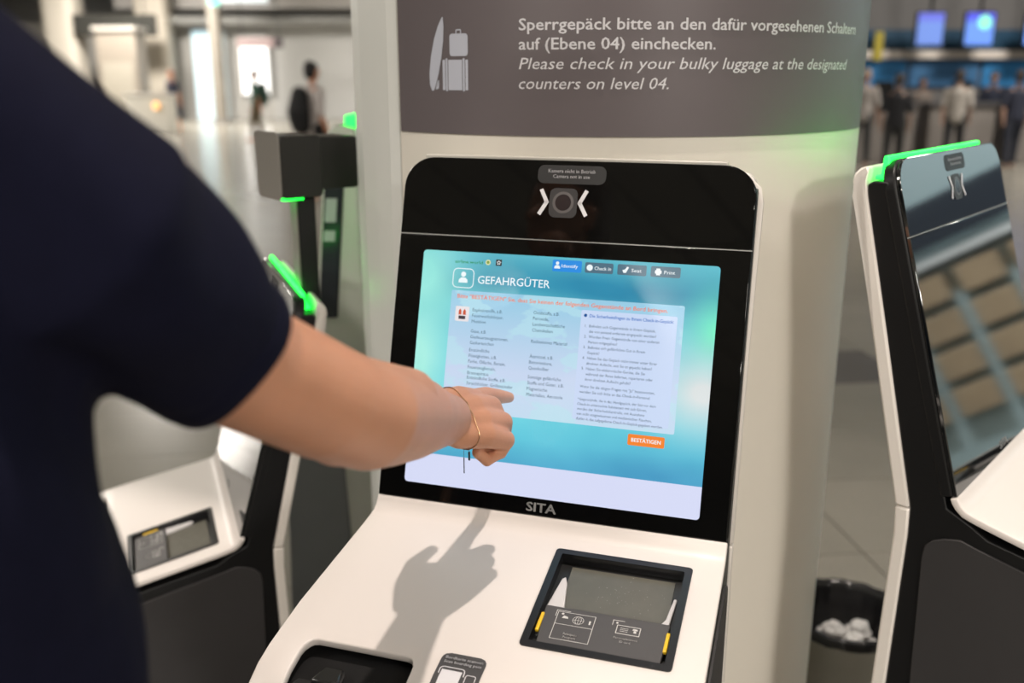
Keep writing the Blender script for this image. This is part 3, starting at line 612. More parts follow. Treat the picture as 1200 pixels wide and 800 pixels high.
def screen_bg():
    m = bpy.data.materials.new('display_background'); m.use_nodes = True; nt = m.node_tree; b = nt.nodes['Principled BSDF']; L = nt.links
    b.inputs['Base Color'].default_value = (.01, .01, .01, 1); b.inputs['Roughness'].default_value = .12
    uv = nt.nodes.new('ShaderNodeUVMap'); sp = nt.nodes.new('ShaderNodeSeparateXYZ'); L.new(uv.outputs[0], sp.inputs[0])
    def ramp(inp, pts):
        r = nt.nodes.new('ShaderNodeValToRGB'); e = r.color_ramp.elements
        while len(e) < len(pts): e.new(.5)
        for q, (p, c) in zip(e, pts): q.position = p; q.color = (*c, 1)
        L.new(inp, r.inputs[0]); return r.outputs[0]
    s = lambda r_, g_, b_: tuple((v/255/12.92 if v < 10 else ((v/255+.055)/1.055)**2.4) for v in (r_, g_, b_))
    base = ramp(sp.outputs[1], [(.0, s(82, 170, 205)), (.12, s(100, 202, 222)), (.25, s(110, 210, 225)), (.5, s(125, 215, 225)), (.75, s(110, 200, 212)), (.86, s(70, 160, 182)), (1, s(95, 190, 205))])
    def spot(cx, cy, rx, ry, col, col_fac, prev, rot=0):
        mp = nt.nodes.new('ShaderNodeMapping'); mp.vector_type = 'TEXTURE'; mp.inputs['Location'].default_value = (cx, cy, 0); mp.inputs['Rotation'].default_value = (0, 0, R(rot)); mp.inputs['Scale'].default_value = (rx, ry, 1)
        g = nt.nodes.new('ShaderNodeTexGradient'); g.gradient_type = 'QUADRATIC_SPHERE'; L.new(uv.outputs[0], mp.inputs[0]); L.new(mp.outputs[0], g.inputs[0])
        mu = nt.nodes.new('ShaderNodeMath'); mu.operation = 'MULTIPLY'; mu.use_clamp = True; mu.inputs[1].default_value = col_fac; L.new(g.outputs['Fac'], mu.inputs[0])
        mx = nt.nodes.new('ShaderNodeMix'); mx.data_type = 'RGBA'; L.new(mu.outputs[0], mx.inputs[0]); L.new(prev, mx.inputs[6]); mx.inputs[7].default_value = (*col, 1); return mx.outputs[2]
    c = base
    c = spot(.0, .88, .30, .45, s(150, 232, 222), 1.4, c)
    c = spot(.62, .86, .75, .22, s(45, 140, 175), 1.3, c, -8)
    c = spot(1.0, .70, .14, .30, s(115, 238, 195), 1.1, c)
    c = spot(.98, .42, .30, .34, s(222, 228, 228), 1.25, c, 10)
    c = spot(.0, .45, .20, .55, s(165, 238, 225), 1.5, c)
    c = spot(.85, .02, .7, .28, s(70, 155, 198), .9, c)
    n = nt.nodes.new('ShaderNodeTexNoise'); n.inputs['Scale'].default_value = 3; L.new(uv.outputs[0], n.inputs['Vector'])
    mx = nt.nodes.new('ShaderNodeMix'); mx.data_type = 'RGBA'; mx.blend_type = 'SOFT_LIGHT'; mx.inputs[0].default_value = .5; L.new(c, mx.inputs[6]); L.new(n.outputs['Fac'], mx.inputs[7])
    L.new(mx.outputs[2], b.inputs['Emission Color']); b.inputs['Emission Strength'].default_value = 1.0
    return m
def S8(r_, g_, b_): return tuple(((v/255+.055)/1.055)**2.4 if v > 10 else v/255/12.92 for v in (r_, g_, b_))
def em(name, r_, g_, b_, es=1): return mat(name, (.01, .01, .01), .15, emit=S8(r_, g_, b_), es=es)
def make_display(parent, F):
    x0, x1, y0, y1 = -.2015, .2030, .023, .3445
    pts = rrect(x0, x1, y0, y1, .005, 4)
    bm = bmesh.new(); f = flat(bm, pts, F, .0003); uvl = bm.loops.layers.uv.new('UVMap')
    for l, p in zip(f.loops, pts): l[uvl].uv = ((p[0]-x0)/(x1-x0), (p[1]-y0)/(y1-y0)*1.15-.15)
    D = done(bm, 'display', parent, screen_bg(), smooth=None, fix=False, label='lit touch screen showing a teal dangerous-goods page')
    g = parent; H = lambda b, n, m: done(b, n, D, m, smooth=None, fix=False)
    def panel(name, pts, m, d):
        b = bmesh.new(); flat(b, pts, F, d); return H(b, name, m)
    panel('bottom_bar', [(x0, .065), (x0, y0+.005)]+rrect(x0, x1, y0, .065, .005, 4, (1, 1, 0, 0))[1:] , em('display_pale_bar', 214, 219, 246), .0005)
    # content panels
    m = bpy.data.materials.new('display_panel'); m.use_nodes = True; nt = m.node_tree; b_ = nt.nodes['Principled BSDF']; b_.inputs['Base Color'].default_value = (.01, .01, .01, 1); b_.inputs['Roughness'].default_value = .15
    uv = nt.nodes.new('ShaderNodeUVMap'); sp = nt.nodes.new('ShaderNodeSeparateXYZ'); r = nt.nodes.new('ShaderNodeValToRGB'); e = r.color_ramp.elements
    e[0].position = 0; e[0].color = (*S8(196, 220, 240), 1); e[1].position = 1; e[1].color = (*S8(150, 203, 228), 1); q = e.new(.35); q.color = (*S8(200, 215, 240), 1)
    nz = nt.nodes.new('ShaderNodeTexNoise'); nz.inputs['Scale'].default_value = 3.2; nz.inputs['Detail'].default_value = 7; nt.links.new(uv.outputs[0], nz.inputs['Vector'])
    cr = nt.nodes.new('ShaderNodeValToRGB'); cr.color_ramp.elements[0].position = .52; cr.color_ramp.elements[1].position = .55; nt.links.new(nz.outputs['Fac'], cr.inputs[0])
    mx = nt.nodes.new('ShaderNodeMix'); mx.data_type = 'RGBA'; nt.links.new(uv.outputs[0], sp.inputs[0]); nt.links.new(sp.outputs[1], r.inputs[0]); nt.links.new(r.outputs[0], mx.inputs[6]); mx.inputs[7].default_value = (*S8(186, 228, 238), 1)
    mu = nt.nodes.new('ShaderNodeMath'); mu.operation = 'MULTIPLY'; mu.inputs[1].default_value = .55; nt.links.new(cr.outputs[0], mu.inputs[0]); nt.links.new(mu.outputs[0], mx.inputs[0])
    nt.links.new(mx.outputs[2], b_.inputs['Emission Color']); b_.inputs['Emission Strength'].default_value = 1
    bm = bmesh.new(); pp = rrect(-.1555, .1625, .127, .2915, .002, 2); f = flat(bm, pp, F, .0005); uvl = bm.loops.layers.uv.new('UVMap')
    for l, p in zip(f.loops, pp): l[uvl].uv = ((p[0]+.1555)/.318, (p[1]-.127)/.1645)
    H(bm, 'content_panel', m)
    panel('question_panel', rrect(.0285, .1545, .1335, .277, .002, 2), em('display_question_panel', 200, 216, 244), .0007)
    panel('confirm_button', rrect(.1037, .1513, .1076, .1220, .002, 3), em('display_orange', 244, 130, 40), .0007)
    panel('tab', rrect(-.0162, .0236, .3255, .3410, .002, 3), em('display_tab_blue', 40, 140, 225), .0005)
    bm = bmesh.new()
    for a, b in ((.0281, .0659), (.0714, .1095), (.1150, .1533)): flat(bm, rrect(a, b, .3262, .3400, .002, 3), F, .0005)
    H(bm, 'tab', em('display_tab_grey', 78, 110, 128))
    bm = bmesh.new()
    stroke(bm, rrect(-.1551, -.1254, .2955, .3213, .006, 4), .0011, F, .0007, True)
    def man(cx, cy, s):
        flat(bm, circ(cx, cy+.0045*s, .0036*s, 14), F, .0008); flat(bm, [(cx-.0065*s, cy-.007*s), (cx+.0065*s, cy-.007*s), (cx+.0062*s, cy-.003*s), (cx+.003*s, cy), (cx-.003*s, cy), (cx-.0062*s, cy-.003*s)], F, .0008)
    man(-.1403, .3092, 1); man(-.0095, .3337, .62)
    flat(bm, circ(.0345, .3330, .0042, 14), F, .0008)
    flat(bm, [(.0795, .3290), (.083, .3290), (.0865, .3365), (.0840, .3372), (.0815, .3335), (.078, .3325)], F, .0008)
    flat(bm, rrect(.1205, .1290, .3305, .3350, .001, 2), F, .0008); flat(bm, rrect(.1222, .1273, .3285, .3372, .0005, 2), F, .0009)
    H(bm, 'icon', em('display_white', 235, 245, 248))
    wt = em('display_white', 0, 0, 0)
    bb = {'bold': .012}
    lettering(D, wt, [('GEFAHRGÜTER', -.1190, .3025, .0103, .1015, {'bold': .008}), ('Identify', -.0035, .3312, .0042, .022, bb), ('Check in', .0410, .3305, .0044, .022, {'bold': .012}), ('Seat', .0900, .3305, .0044, .013, {'bold': .012}), ('Print', .1325, .3305, .0044, .014, {'bold': .012}),
                      ('BESTÄTIGEN', .1275, .1124, .0048, .038, {'bold': .03, 'align': 'C'})], F, .0010)
    lettering(D, em('display_orange_text', 248, 112, 30), [('Bitte "BESTÄTIGEN" Sie, dass Sie keinen der folgenden Gegenstände an Bord bringen.', -.1464, .2812, .0052, .288, {'bold': .012})], F, .0010)
    bm = bmesh.new(); flat(bm, rrect(-.1475, -.1275, .2495, .2700, .0015, 2), F, .0007); H(bm, 'hazard_tile', em('display_tile', 232, 225, 228))
    bm = bmesh.new()
    for cx in (-.1407, -.1343): flat(bm, [(cx-.0022, .2585), (cx+.0022, .2585), (cx+.0018, .2640), (cx, .2665), (cx-.0018, .2640)], F, .0009)
    H(bm, 'icon', em('display_flame', 200, 80, 45))
    bm = bmesh.new(); flat(bm, rrect(-.1425, -.1325, .2525, .2570, .0005, 2), F, .0009); H(bm, 'icon', em('display_dark', 60, 50, 60))
    dk = em('display_grey_text', 62, 92, 118); items = []
    def block(x, ytop, lines, h=.0043, pitch=.0078):
        for i, s_ in enumerate(lines): items.append((s_, x, ytop-h-i*pitch, h, None, {}))
    block(-.1228, .2685, ['Explosivstoffe, z.B.', 'Feuerwerkskörper,', 'Munition'])
    block(-.1228, .2395, ['Gase, z.B.', 'Gasfeuerzeugpatronen,', 'Gaskartuschen'])
    block(-.1228, .2140, ['Entzündliche', 'Flüssigkeiten, z.B.', 'Farbe, Ölfarbe, Benzin,', 'Feuerzeugbenzin,', 'Brennspiritus'])
    block(-.1228, .1765, ['Entzündliche Stoffe, z.B.', 'Streichhölzer, Grillanzünder'])
    block(-.0365, .2710, ['Oxidstoffe, z.B.', 'Peroxide,', 'Landwirtschaftliche', 'Chemikalien'])
    block(-.0365, .2325, ['Radioaktives Material'])
    block(-.0370, .2125, ['Ätzmittel, z.B.', 'Batteriesäure,', 'Quecksilber'])
    block(-.0370, .1850, ['Sonstige gefährliche', 'Stoffe und Güter, z.B.', 'Magnetische', 'Materialien, Aerosole'])
    lettering(D, dk, items, F, .0010)
    lettering(D, em('display_blue_text', 20, 100, 190), [('Die Sicherheitsfragen zu Ihrem Check-in-Gepäck:', .0400, .2680, .0042, .110, {'bold': .02})], F, .0010)
    bm = bmesh.new(); flat(bm, circ(.0345, .2702, .0022, 12), F, .0010); H(bm, 'icon', em('display_blue_dot', 20, 80, 150))
    items = []; y = .2585
    for s_ in ['1.  Befinden sich Gegenstände in Ihrem Gepäck,', '     die von jemand anderem eingepackt wurden?', '2.  Wurden Ihnen Gegenstände von einer anderen', '     Person mitgegeben?', '3.  Befindet sich gefährliches Gut in Ihrem', '     Gepäck?', '4.  Haben Sie das Gepäck nicht immer unter Ihrer', '     direkten Aufsicht, seit Sie es gepackt haben?', '5.  Haben Sie elektronische Geräte, die Sie', '     während der Reise lieferten, reparieren oder', '     ihrer direkten Aufsicht gehabt?', None, '  Wenn Sie die obigen Fragen mit "Ja" beantworten,', '  wenden Sie sich bitte an das Check-in-Personal.', None]:
        if s_: items.append((s_, .0350 + (0.006 if s_.startswith('     ') else 0), y-.0036, .0036, None, {}))
        y -= .0070 if s_ else .0026
    for s_ in ['*Gegenstände, die in das Handgepäck, der Sitz vor dem', 'Check-in untersuchte Substanzen mit sich führen,', 'werden der Sicherheitskontrolle, mit Ausnahme', 'von nicht ausgewiesenen und medizinischen Flaschen,', 'dürfen in das aufgegebene Check-in-Gepäck gegeben werden.']:
        items.append((s_, .0335, y-.0036, .0034, None, {})); y -= .0064
    lettering(D, dk, items, F, .0010)
    bm = bmesh.new(); flat(bm, circ(-.1065, .3318, .0036, 14), F, .0007); H(bm, 'emblem', em('display_emblem', 225, 225, 160))
    bm = bmesh.new(); flat(bm, circ(-.1065, .3318, .0022, 14), F, .0009); H(bm, 'emblem_core', em('display_emblem_core', 120, 150, 60))
    bm = bmesh.new(); flat(bm, rrect(-.0955, -.0870, .3280, .3365, 0), F, .0007); H(bm, 'icon', em('display_black', 12, 14, 16))
    bm = bmesh.new(); stroke(bm, [(-.0912+.0028*(1 if i % 2 == 0 else .5)*sin(i*pi/5), .3322+.0028*(1 if i % 2 == 0 else .5)*cos(i*pi/5)) for i in range(10)], .0006, F, .0009, True); H(bm, 'icon', em('display_white', 0, 0, 0))
    lettering(D, em('display_green_text', 40, 140, 50), [('airline.world', -.1540, .3288, .0040, .040, {'bold': .02})], F, .0009)

main = make_kiosk(.041, 1.157, -17.7, 0, 'white check-in kiosk in front of the column with a lit teal touch screen', False, True)
right = make_kiosk(.773, 1.398, 49.3, 0, 'tall kiosk at the right edge with a green light bar and reflecting dark glass', True, False)
leftk = make_kiosk(-.608, 1.881, -68.5, -.287, 'low white and black kiosk behind the pointing arm, carrying a camera pod on a pole', True, False)

# camera pod on its pole (part of the low kiosk)
pod = Matrix.Translation((0, 0, 0))
def wp(px, py, z): return place(px, py, z)
def to_local(o, p): return (Matrix.Translation(o.location) @ o.rotation_euler.to_matrix().to_4x4()).inverted() @ Vector(p)
lk = leftk
base = to_local(lk, place(372, 350, 1.93)); head = to_local(lk, place(364, 195, 1.93))
bx_, by_ = .10, .188
zt = head.z
bm = bmesh.new(); prism(bm, [(by_-.024, 1.19), (by_+.010, 1.19), (by_+.010, zt), (by_-.024, zt)], bx_-.045, bx_+.028, SIDE); done(bm, 'camera_pole', lk, black, bevel=.003)
bm = bmesh.new(); box(bm, bx_-.043, bx_+.026, by_-.0275, by_-.024, 1.20, zt); pl = done(bm, 'pole_lit_face', lk, mat('pole_lit_grey', (.22, .20, .18), .4), bevel=.002)  # grey strip paints in the light on the black pole's front face
bm = bmesh.new(); Z = zt-.044
prism(bm, rrect(by_-.072, by_+.012, Z, Z+.114, .010, 3), bx_-.062, bx_+.052, SIDE)
prism(bm, rrect(by_+.008, by_+.092, Z+.012, Z+.110, .010, 3), bx_-.054, bx_+.044, SIDE)
pd = done(bm, 'camera_pod', lk, mat('pod_black', (.014, .013, .012), .3), bevel=.003)
bm = bmesh.new(); prism(bm, rrect(bx_-.064, bx_+.054, Z-.004, Z+.122, .016, 4), -.0735-by_, -.0715-by_+.0, Matrix(((1, 0, 0, 0), (0, 0, 1, 2*by_), (0, 1, 0, 0), (0, 0, 0, 1))))
done(bm, 'pod_glass', pd, mat('pod_glass', (.24, .225, .205), .3), bevel=.001)
bm = bmesh.new(); box(bm, bx_-.05, bx_+.03, by_-.06, by_-.02, Z-.006, Z); done(bm, 'pod_light', pd, green)

PR = Matrix.Translation((bx_, by_, 0)) @ Matrix.Rotation(R(14), 4, 'Z') @ Matrix.Translation((-bx_, -by_, 0))
for o_ in lk.children:
    if o_.name.startswith('camera_pod'):
        o_.data.transform(PR)
        for c_ in o_.children: c_.data.transform(PR)
# slanted totem behind the low kiosk
tot = empty('information_totem', (0, 0, 0), label='slim pale totem with dark slanted screen between the camera pod and the column', cat='totem')
def quad_prism(bm, px, z, thick, M=None):
    """a slab whose face is a polygon standing at real depth z, with thickness along y"""
    a = [bm.verts.new(p) for p in px]; b = [bm.verts.new(Vector(p)+Vector((thick[0], thick[1], 0))) for p in px]; n = len(px)
    bm.faces.new(a); bm.faces.new(b[::-1])
    for i in range(n): bm.faces.new((a[i], a[(i+1) % n], b[(i+1) % n], b[i]))
tm_pts = [(-.57, 2.22, 0), (-.56, 2.22, .60), (-.59, 2.22, .93), (-.47, 2.22, 1.05), (-.440, 2.22, 1.36), (-.425, 2.22, 1.49), (-.405, 2.22, 1.512), (-.36, 2.22, 1.50), (-.33, 2.22, 0)]
bm = bmesh.new(); quad_prism(bm, tm_pts, 0, (.10, .42)); done(bm, 'casing', tot, mat('totem_pale', (.66, .67, .61), .45, noise=.03), bevel=.006)
bm = bmesh.new(); quad_prism(bm, [(-.575, 2.215, .30), (-.565, 2.215, .60), (-.60, 2.215, .92), (-.56, 2.215, .99), (-.433, 2.215, .99), (-.412, 2.215, .5), (-.405, 2.215, .05), (-.56, 2.215, .05)], 0, (.1, .40)); done(bm, 'lower_panel', tot, slate, bevel=.004)
bm = bmesh.new(); quad_prism(bm, [(-.462, 2.212, 1.06), (-.434, 2.212, 1.36), (-.420, 2.212, 1.485), (-.380, 2.212, 1.485), (-.391, 2.212, 1.36), (-.419, 2.212, 1.06)], 0, (.10, .38)); sc_ = done(bm, 'screen', tot, mat('totem_screen', (.02, .025, .035), .2), bevel=.003)
bm = bmesh.new()
for z0, z1 in ((1.29, 1.345), (1.245, 1.27)):
    f = lambda z: -.432+(z-1.36)*.1
    quad_prism(bm, [(f(z0)+.004, 2.2105, z0), (f(z0)+.030, 2.2105, z0), (f(z1)+.030, 2.2105, z1), (f(z1)+.004, 2.2105, z1)], 0, (0, .002))
done(bm, 'screen_label', sc_, mat('label_grey_white', (.45, .46, .48), .5))
bm = bmesh.new(); box(bm, -.385, -.33, 2.25, 2.55, 1.505, 1.53); done(bm, 'light_bar', tot, green, bevel=.004)

# ------------------------------------------------------------------ column, sign
CX, CY, CR = .1659, 1.8225, .4535
col = empty('column', (CX, CY, 0), label='thick round pale-clad column behind the lit kiosk', cat='column')
def arcpts(r, a0, a1, n): return [(r*cos(R(a0+(a1-a0)*i/n)), r*sin(R(a0+(a1-a0)*i/n))) for i in range(n+1)]
def curved_panel(r0, r1, a0, a1, z0, z1, n=40):
    bm = bmesh.new(); prism(bm, arcpts(r1, a0, a1, n)+arcpts(r0, a1, a0, n), z0, z1); return bm
SEAM = -138.4
done(curved_panel(.415, CR, SEAM, 20, 0, 5.97, 60), 'cladding_panel', col, column, smooth=20)
done(curved_panel(.415, CR, 20.3, 130, 0, 5.97, 40), 'cladding_panel', col, column, smooth=20)
bm = bmesh.new(); prism(bm, arcpts(.417, 0, 360, 47)[:-1], 0, 5.97); done(bm, 'core', col, mat('column_joint_dark', (.05, .05, .045), .7), smooth=30)
aa = [SEAM-.45, -142.3, -146.5, -150, -158, -175, -200, -229.7]   # faceted metal strip left of the seam
bm = bmesh.new(); rr_ = [CR-.001, CR+.001, CR-.002, CR-.003, CR-.002, CR-.001, CR-.001, CR-.001]
prism(bm, [(r*cos(R(a)), r*sin(R(a))) for a, r in zip(aa, rr_)]+[(.418*cos(R(a)), .418*sin(R(a))) for a in aa[::-1]], 0, 5.97)
done(bm, 'seam_strip', col, alu, smooth=None)
bm = curved_panel(CR-.003, CR+.004, 0, 359.9, 0, .08, 60); done(bm, 'base_ring', col, mat('base_ring_steel', (.3, .3, .29), .35, metal=.7))
sign = empty('information_sign', (CX, CY, 0), label='grey wraparound sign about bulky luggage on the column above the lit kiosk', cat='sign')
done(curved_panel(CR+.0004, CR+.0024, -137.9, -25.0, 1.5355, 2.35, 80), 'sign_film', sign, signm, smooth=20)
RS = CR+.0034
wrap = lambda X, Y: Vector((RS*cos(R(X)), RS*sin(R(X)), Y))
K = 180/pi/RS
def stext(items):
    bm = bmesh.new()
    for s_, a0, a1, z, h, kw in items:
        text(bm, s_, 0, 0, h, (a1-a0)/K, fn=(lambda a0, z: (lambda X, Y: wrap(a0+X*K, z+Y)))(a0, z), **kw)
    return done(bm, 'lettering', sign, letter, smooth=None, fix=False)
stext([('Sperrgepäck bitte an den dafür vorgesehenen Schaltern', -110.0, -37.5, 1.6792, .0152, {'bold': .03}), ('auf (Ebene 04) einchecken.', -110.0, -75.4, 1.6535, .0152, {'bold': .03})])
stext([('Please check in your bulky luggage at the designated', -110.0, -40.5, 1.6272, .0152, {'shear': .22}), ('counters on level 04.', -110.0, -83.6, 1.6005, .0152, {'shear': .22})])
bm = bmesh.new()   # luggage pictogram; u in metres along the arc from -128.4 deg
def pf(pts):
    # split into strips so that it follows the curve
    bm.faces.new([bm.verts.new(wrap(-129.0+u*K, v)) for u, v in pts])
board = [(.004, 1.597), (.0, 1.606), (-.0005, 1.622), (.003, 1.645), (.010, 1.670), (.018, 1.688), (.0255, 1.6995), (.0275, 1.6995), (.0285, 1.686), (.0275, 1.668), (.0235, 1.644), (.018, 1.622), (.012, 1.605), (.008, 1.597)]
pf(board); pf([(.0145, 1.600), (.0175, 1.600), (.0185, 1.606), (.0185, 1.612), (.0175, 1.612)])
pf([(.0115, 1.599), (.0145, 1.599), (.0165, 1.611), (.0155, 1.612)])
x = .0255
for a, b in ((0, .0055), (.0065, .0095), (.0105, .0225), (.0335-.0105, .0365-.0105+.0, )): pass
for a, b, t_, lo in ((0, .005, 1.6405, 1.598), (.006, .0095, 1.6425, 1.5965), (.0105, .0215, 1.6405, 1.598), (.0215, .0355, 1.6405, 1.598), (.0365, .040, 1.6425, 1.5965), (.041, .0455, 1.6405, 1.598)):
    pf([(x+a, lo), (x+b, lo), (x+b, t_), (x+a, t_)])
for a, b in ((.0135, .0295), (.0295, .0455)):
    l = a < .02
    cs = rrect(x+a, x+b, 1.6455, 1.6765, .0045, 4, (1, 0, 0, 1) if l else (0, 1, 1, 0)); pf(cs)
for p in (((.0255, 1.6765), (.0255, 1.6815), (.0335, 1.6815), (.0335, 1.6765)),):
    for (a, b), (c, d) in zip(p, p[1:]):
        dx, dy = c-a, d-b; L_ = sqrt(dx*dx+dy*dy); nx, ny = -dy/L_*.0009, dx/L_*.0009
        pf([(x+a-nx, b-ny), (x+c-nx, d-ny), (x+c+nx, d+ny), (x+a+nx, b+ny)])
done(bm, 'pictogram', sign, mat('pictogram_lilac_grey', (.50, .52, .60), .5), smooth=None, fix=False)

# ------------------------------------------------------------------ waste bin
bn = empty('waste_bin', (.80, 2.03, 0), label='small grey waste bin with a black liner full of crumpled paper behind the column', cat='bin')
bm = bmesh.new(); lathe(bm, [(0, 0), (.105, 0), (.112, .02), (.138, .375), (.142, .378), (.142, .386), (.1395, .386), (.138, .36), (.122, .20)], 40); done(bm, 'bucket', bn, mat('bin_grey', (.33, .31, .265), .4, noise=.06), smooth=40)
bm = bmesh.new(); rg = lathe(bm, [(0, .250), (.06, .251), (.108, .256), (.119, .31), (.130, .372), (.137, .3895), (.1445, .3895), (.147, .382), (.1475, .366)], 72)
for r_ in rg[3:]:
    for i, v in enumerate(r_): v.co += Vector((v.co.x, v.co.y, 0)).normalized()*(.0012*sin(i*1.9)); v.co.z += .0012*sin(i*1.3)
done(bm, 'liner', bn, mat('liner_black', (.01, .01, .011), .25), smooth=80)
slots = [(0, 0, 0)]+[(.055*cos(R(60*i)), .055*sin(R(60*i))-.012, .006) for i in range(6)]+[(.035*cos(R(120*i+30)), .035*sin(R(120*i+30))-.03, .052) for i in range(3)]
for q, (dx, dy, dz_) in enumerate(slots):
    bm = bmesh.new(); bmesh.ops.create_icosphere(bm, subdivisions=3, radius=.026)
    for v in bm.verts: v.co *= 1+.13*sin(v.co.x*260+q)*cos(v.co.y*230+2*q)+.10*sin(v.co.z*310+3*q)
    o = done(bm, 'crumpled_paper', None, mat('paper_tissue', (.62, .61, .60), .8), smooth=25, label='piece of crumpled white paper in the heap inside the waste bin', cat='paper', group='crumpled papers in the waste bin')
    o.location = (.80+dx, 2.03+dy, .285+dz_)

# ------------------------------------------------------------------ the man pointing
man = empty('person', (-.42, .48, 0), label='man in a navy polo shirt seen from behind, pointing at the lit screen', cat='person')
mo = Vector((-.42, .48, 0))
def L(*p): return Vector(p)-mo
bm = bmesh.new()
# --- right arm and hand (world points)
ax = (.15, -.25, .95)
limb(bm, [L(-.245, .53, 1.545), L(-.215, .60, 1.475), L(-.189, .652, 1.420), L(-.150, .715, 1.372), L(-.122, .768, 1.338), L(-.111, .83, 1.315), L(-.098, .89, 1.292), L(-.085, .955, 1.266), L(-.073, 1.012, 1.246)],
     [(.058, .055), (.052, .050), (.047, .046), (.047, .046), (.046, .044), (.046, .042), (.043, .038), (.035, .030), (.0295, .0265)], up=(.5, -.1, .85), n=32)
limb(bm, [L(-.146, .738, 1.334), L(-.130, .79, 1.312)], [.026, .027])
limb(bm, [L(-.160, .702, 1.394), L(-.124, .765, 1.358), L(-.098, .85, 1.326), L(-.084, .93, 1.284)], [.030, .033, .030, .020])
hand = {'i': ((-.047, 1.104, 1.238), (-.033, 1.142, 1.231), (-.017, 1.177, 1.217), (-.004, 1.206, 1.206)),
        'm': ((-.026, 1.103, 1.229), (-.0115, 1.116, 1.196), (-.024, 1.096, 1.178), (-.036, 1.082, 1.190)),
        'r': ((-.012, 1.090, 1.214), (-.0125, 1.097, 1.184), (-.026, 1.076, 1.175), (-.036, 1.066, 1.188)),
        'l': ((-.0085, 1.070, 1.199), (-.0155, 1.070, 1.183), (-.030, 1.053, 1.180), (-.040, 1.050, 1.191))}
rad = {'i': (.0138, .0108, .0098, .0074), 'm': (.0138, .0112, .0098, .0088), 'r': (.0132, .0106, .0094, .0085), 'l': (.0122, .0098, .0086, .0078)}
for f, js in hand.items():
    limb(bm, [L(*p) for p in js], rad[f], n=16)
wr = {'i': (-.082, 1.018, 1.262), 'm': (-.073, 1.018, 1.252), 'r': (-.066, 1.016, 1.240), 'l': (-.060, 1.014, 1.228)}
for f in hand: limb(bm, [L(*wr[f]), (L(*wr[f])+L(*hand[f][0]))/2+Vector((.002, 0, .003)), L(*hand[f][0])], (.0170, .0165, rad[f][0]*1.02), n=16)
limb(bm, [L(-.070, 1.03, 1.232), L(-.040, 1.075, 1.212)], [.022, .020], n=16)       # heel and palm
# thumb, leaving the side of the palm
limb(bm, [L(-.092, 1.028, 1.236), L(-.0985, 1.062, 1.234), L(-.093, 1.098, 1.236), L(-.076, 1.120, 1.234)], (.0185, .0150, .0118, .0090), n=16)
limb(bm, [L(-.085, 1.045, 1.236), L(-.073, 1.085, 1.236)], (.018, .0125), n=16)
# --- trunk, neck, head, left arm hanging
tc0 = Vector((.95, .3, 0)); up_t = tuple(tc0)
def tor(z, a, b, cx=-.43, cy=.475): return (L(cx, cy, z), (a, b))
secs = [tor(.95, .155, .11), tor(1.12, .145, .10), tor(1.30, .165, .11), tor(1.46, .18, .115), tor(1.55, .15, .085)]
limb(bm, [s[0] for s in secs], [s[1] for s in secs], up=up_t, n=36)
limb(bm, [L(-.43, .475, 1.55), L(-.425, .49, 1.70)], [.062, .058], n=24)
limb(bm, [L(-.43, .495, 1.78), L(-.425, .505, 1.86)], [(.078, .095), (.080, .10)], up=up_t, n=28)
limb(bm, [L(-.42, .545, 1.735), L(-.425, .50, 1.78)], [.045, .06])                        # jaw
limb(bm, [L(-.445, .595, 1.815), L(-.449, .615, 1.785)], [.010, .014], n=10)                # nose
for s in (-1, 1): limb(bm, [L(-.428+s*.078, .50+s*.026, 1.79), L(-.428+s*.082, .498+s*.026, 1.825)], [.010, .014], n=10)
LS = Vector((-.61, .42, 1.545))
limb(bm, [LS-mo, L(-.64, .42, 1.25), L(-.63, .50, 1.00), L(-.625, .515, .95)], [.058, .044, .028, .027], n=24)
limb(bm, [L(-.625, .515, .94), L(-.622, .53, .87)], [(.022, .036), (.018, .040)], up=(1, 0, 0), n=16)
for q in range(4):
    yq = .502+.019*q; limb(bm, [L(-.622, yq, .865), L(-.615, yq+.004, .82), L(-.600, yq+.006, .785-.006*abs(q-1.5))], [.0100, .0092, .0080], n=12)
limb(bm, [L(-.612, .565, .92), L(-.598, .585, .875), L(-.592, .588, .845)], [.013, .011, .009], n=12)
body_me = blob(bm, .0021, 5)
link('body', body_me, man, skin)
# hair
bm = bmesh.new(); limb(bm, [L(-.428, .475, 1.80), L(-.425, .495, 1.875)], [(.088, .10), (.086, .108)], up=up_t, n=28)
link('hair', blob(bm, .006, 3, lambda c, n: n*(.002*sin(c.x*400+c.z*60)*sin(c.y*370))), man, mat('hair_brown', (.06, .035, .02), .6, bump=.8, bscale=300))
# shirt
bm = bmesh.new()
secs = [tor(.93, .195, .145), tor(1.10, .205, .150), tor(1.22, .202, .150), tor(1.32, .190, .143), tor(1.42, .193, .145), tor(1.52, .195, .125), tor(1.585, .14, .085), tor(1.665, .078, .072, -.428, .485)]
limb(bm, [s[0] for s in secs], [s[1] for s in secs], up=up_t, n=40)
limb(bm, [L(-.41, .485, 1.640), L(-.31, .512, 1.604), L(-.245, .54, 1.530), L(-.224, .587, 1.488), L(-.205, .625, 1.444)], [(.060, .06), (.072, .075), (.086, .084), (.070, .069), (.0565, .0555)], up=(.2, -.3, .9), n=32, cut=True)
limb(bm, [L(-.50, .46, 1.595), L(-.59, .43, 1.555), L(-.625, .42, 1.43), L(-.635, .42, 1.32)], [.055, .078, .072, .062], n=24)
def folds(c, n):
    a = .0035*sin(c.x*38+c.z*22+2*sin(c.z*9))*min(1, max(0, (1.50-c.z)*6)) + (.009*sin(40*(c.x*.8+c.z*.62)+1.5*sin(c.y*17))+.003*sin(80*(c.x*.7+c.z*.5)-20*c.y))*min(1, max(0, (c.x-.02)*8))*min(1, max(0, ((c-Vector((.215, .145, 1.444))).length-.062)*14))
    return n*a
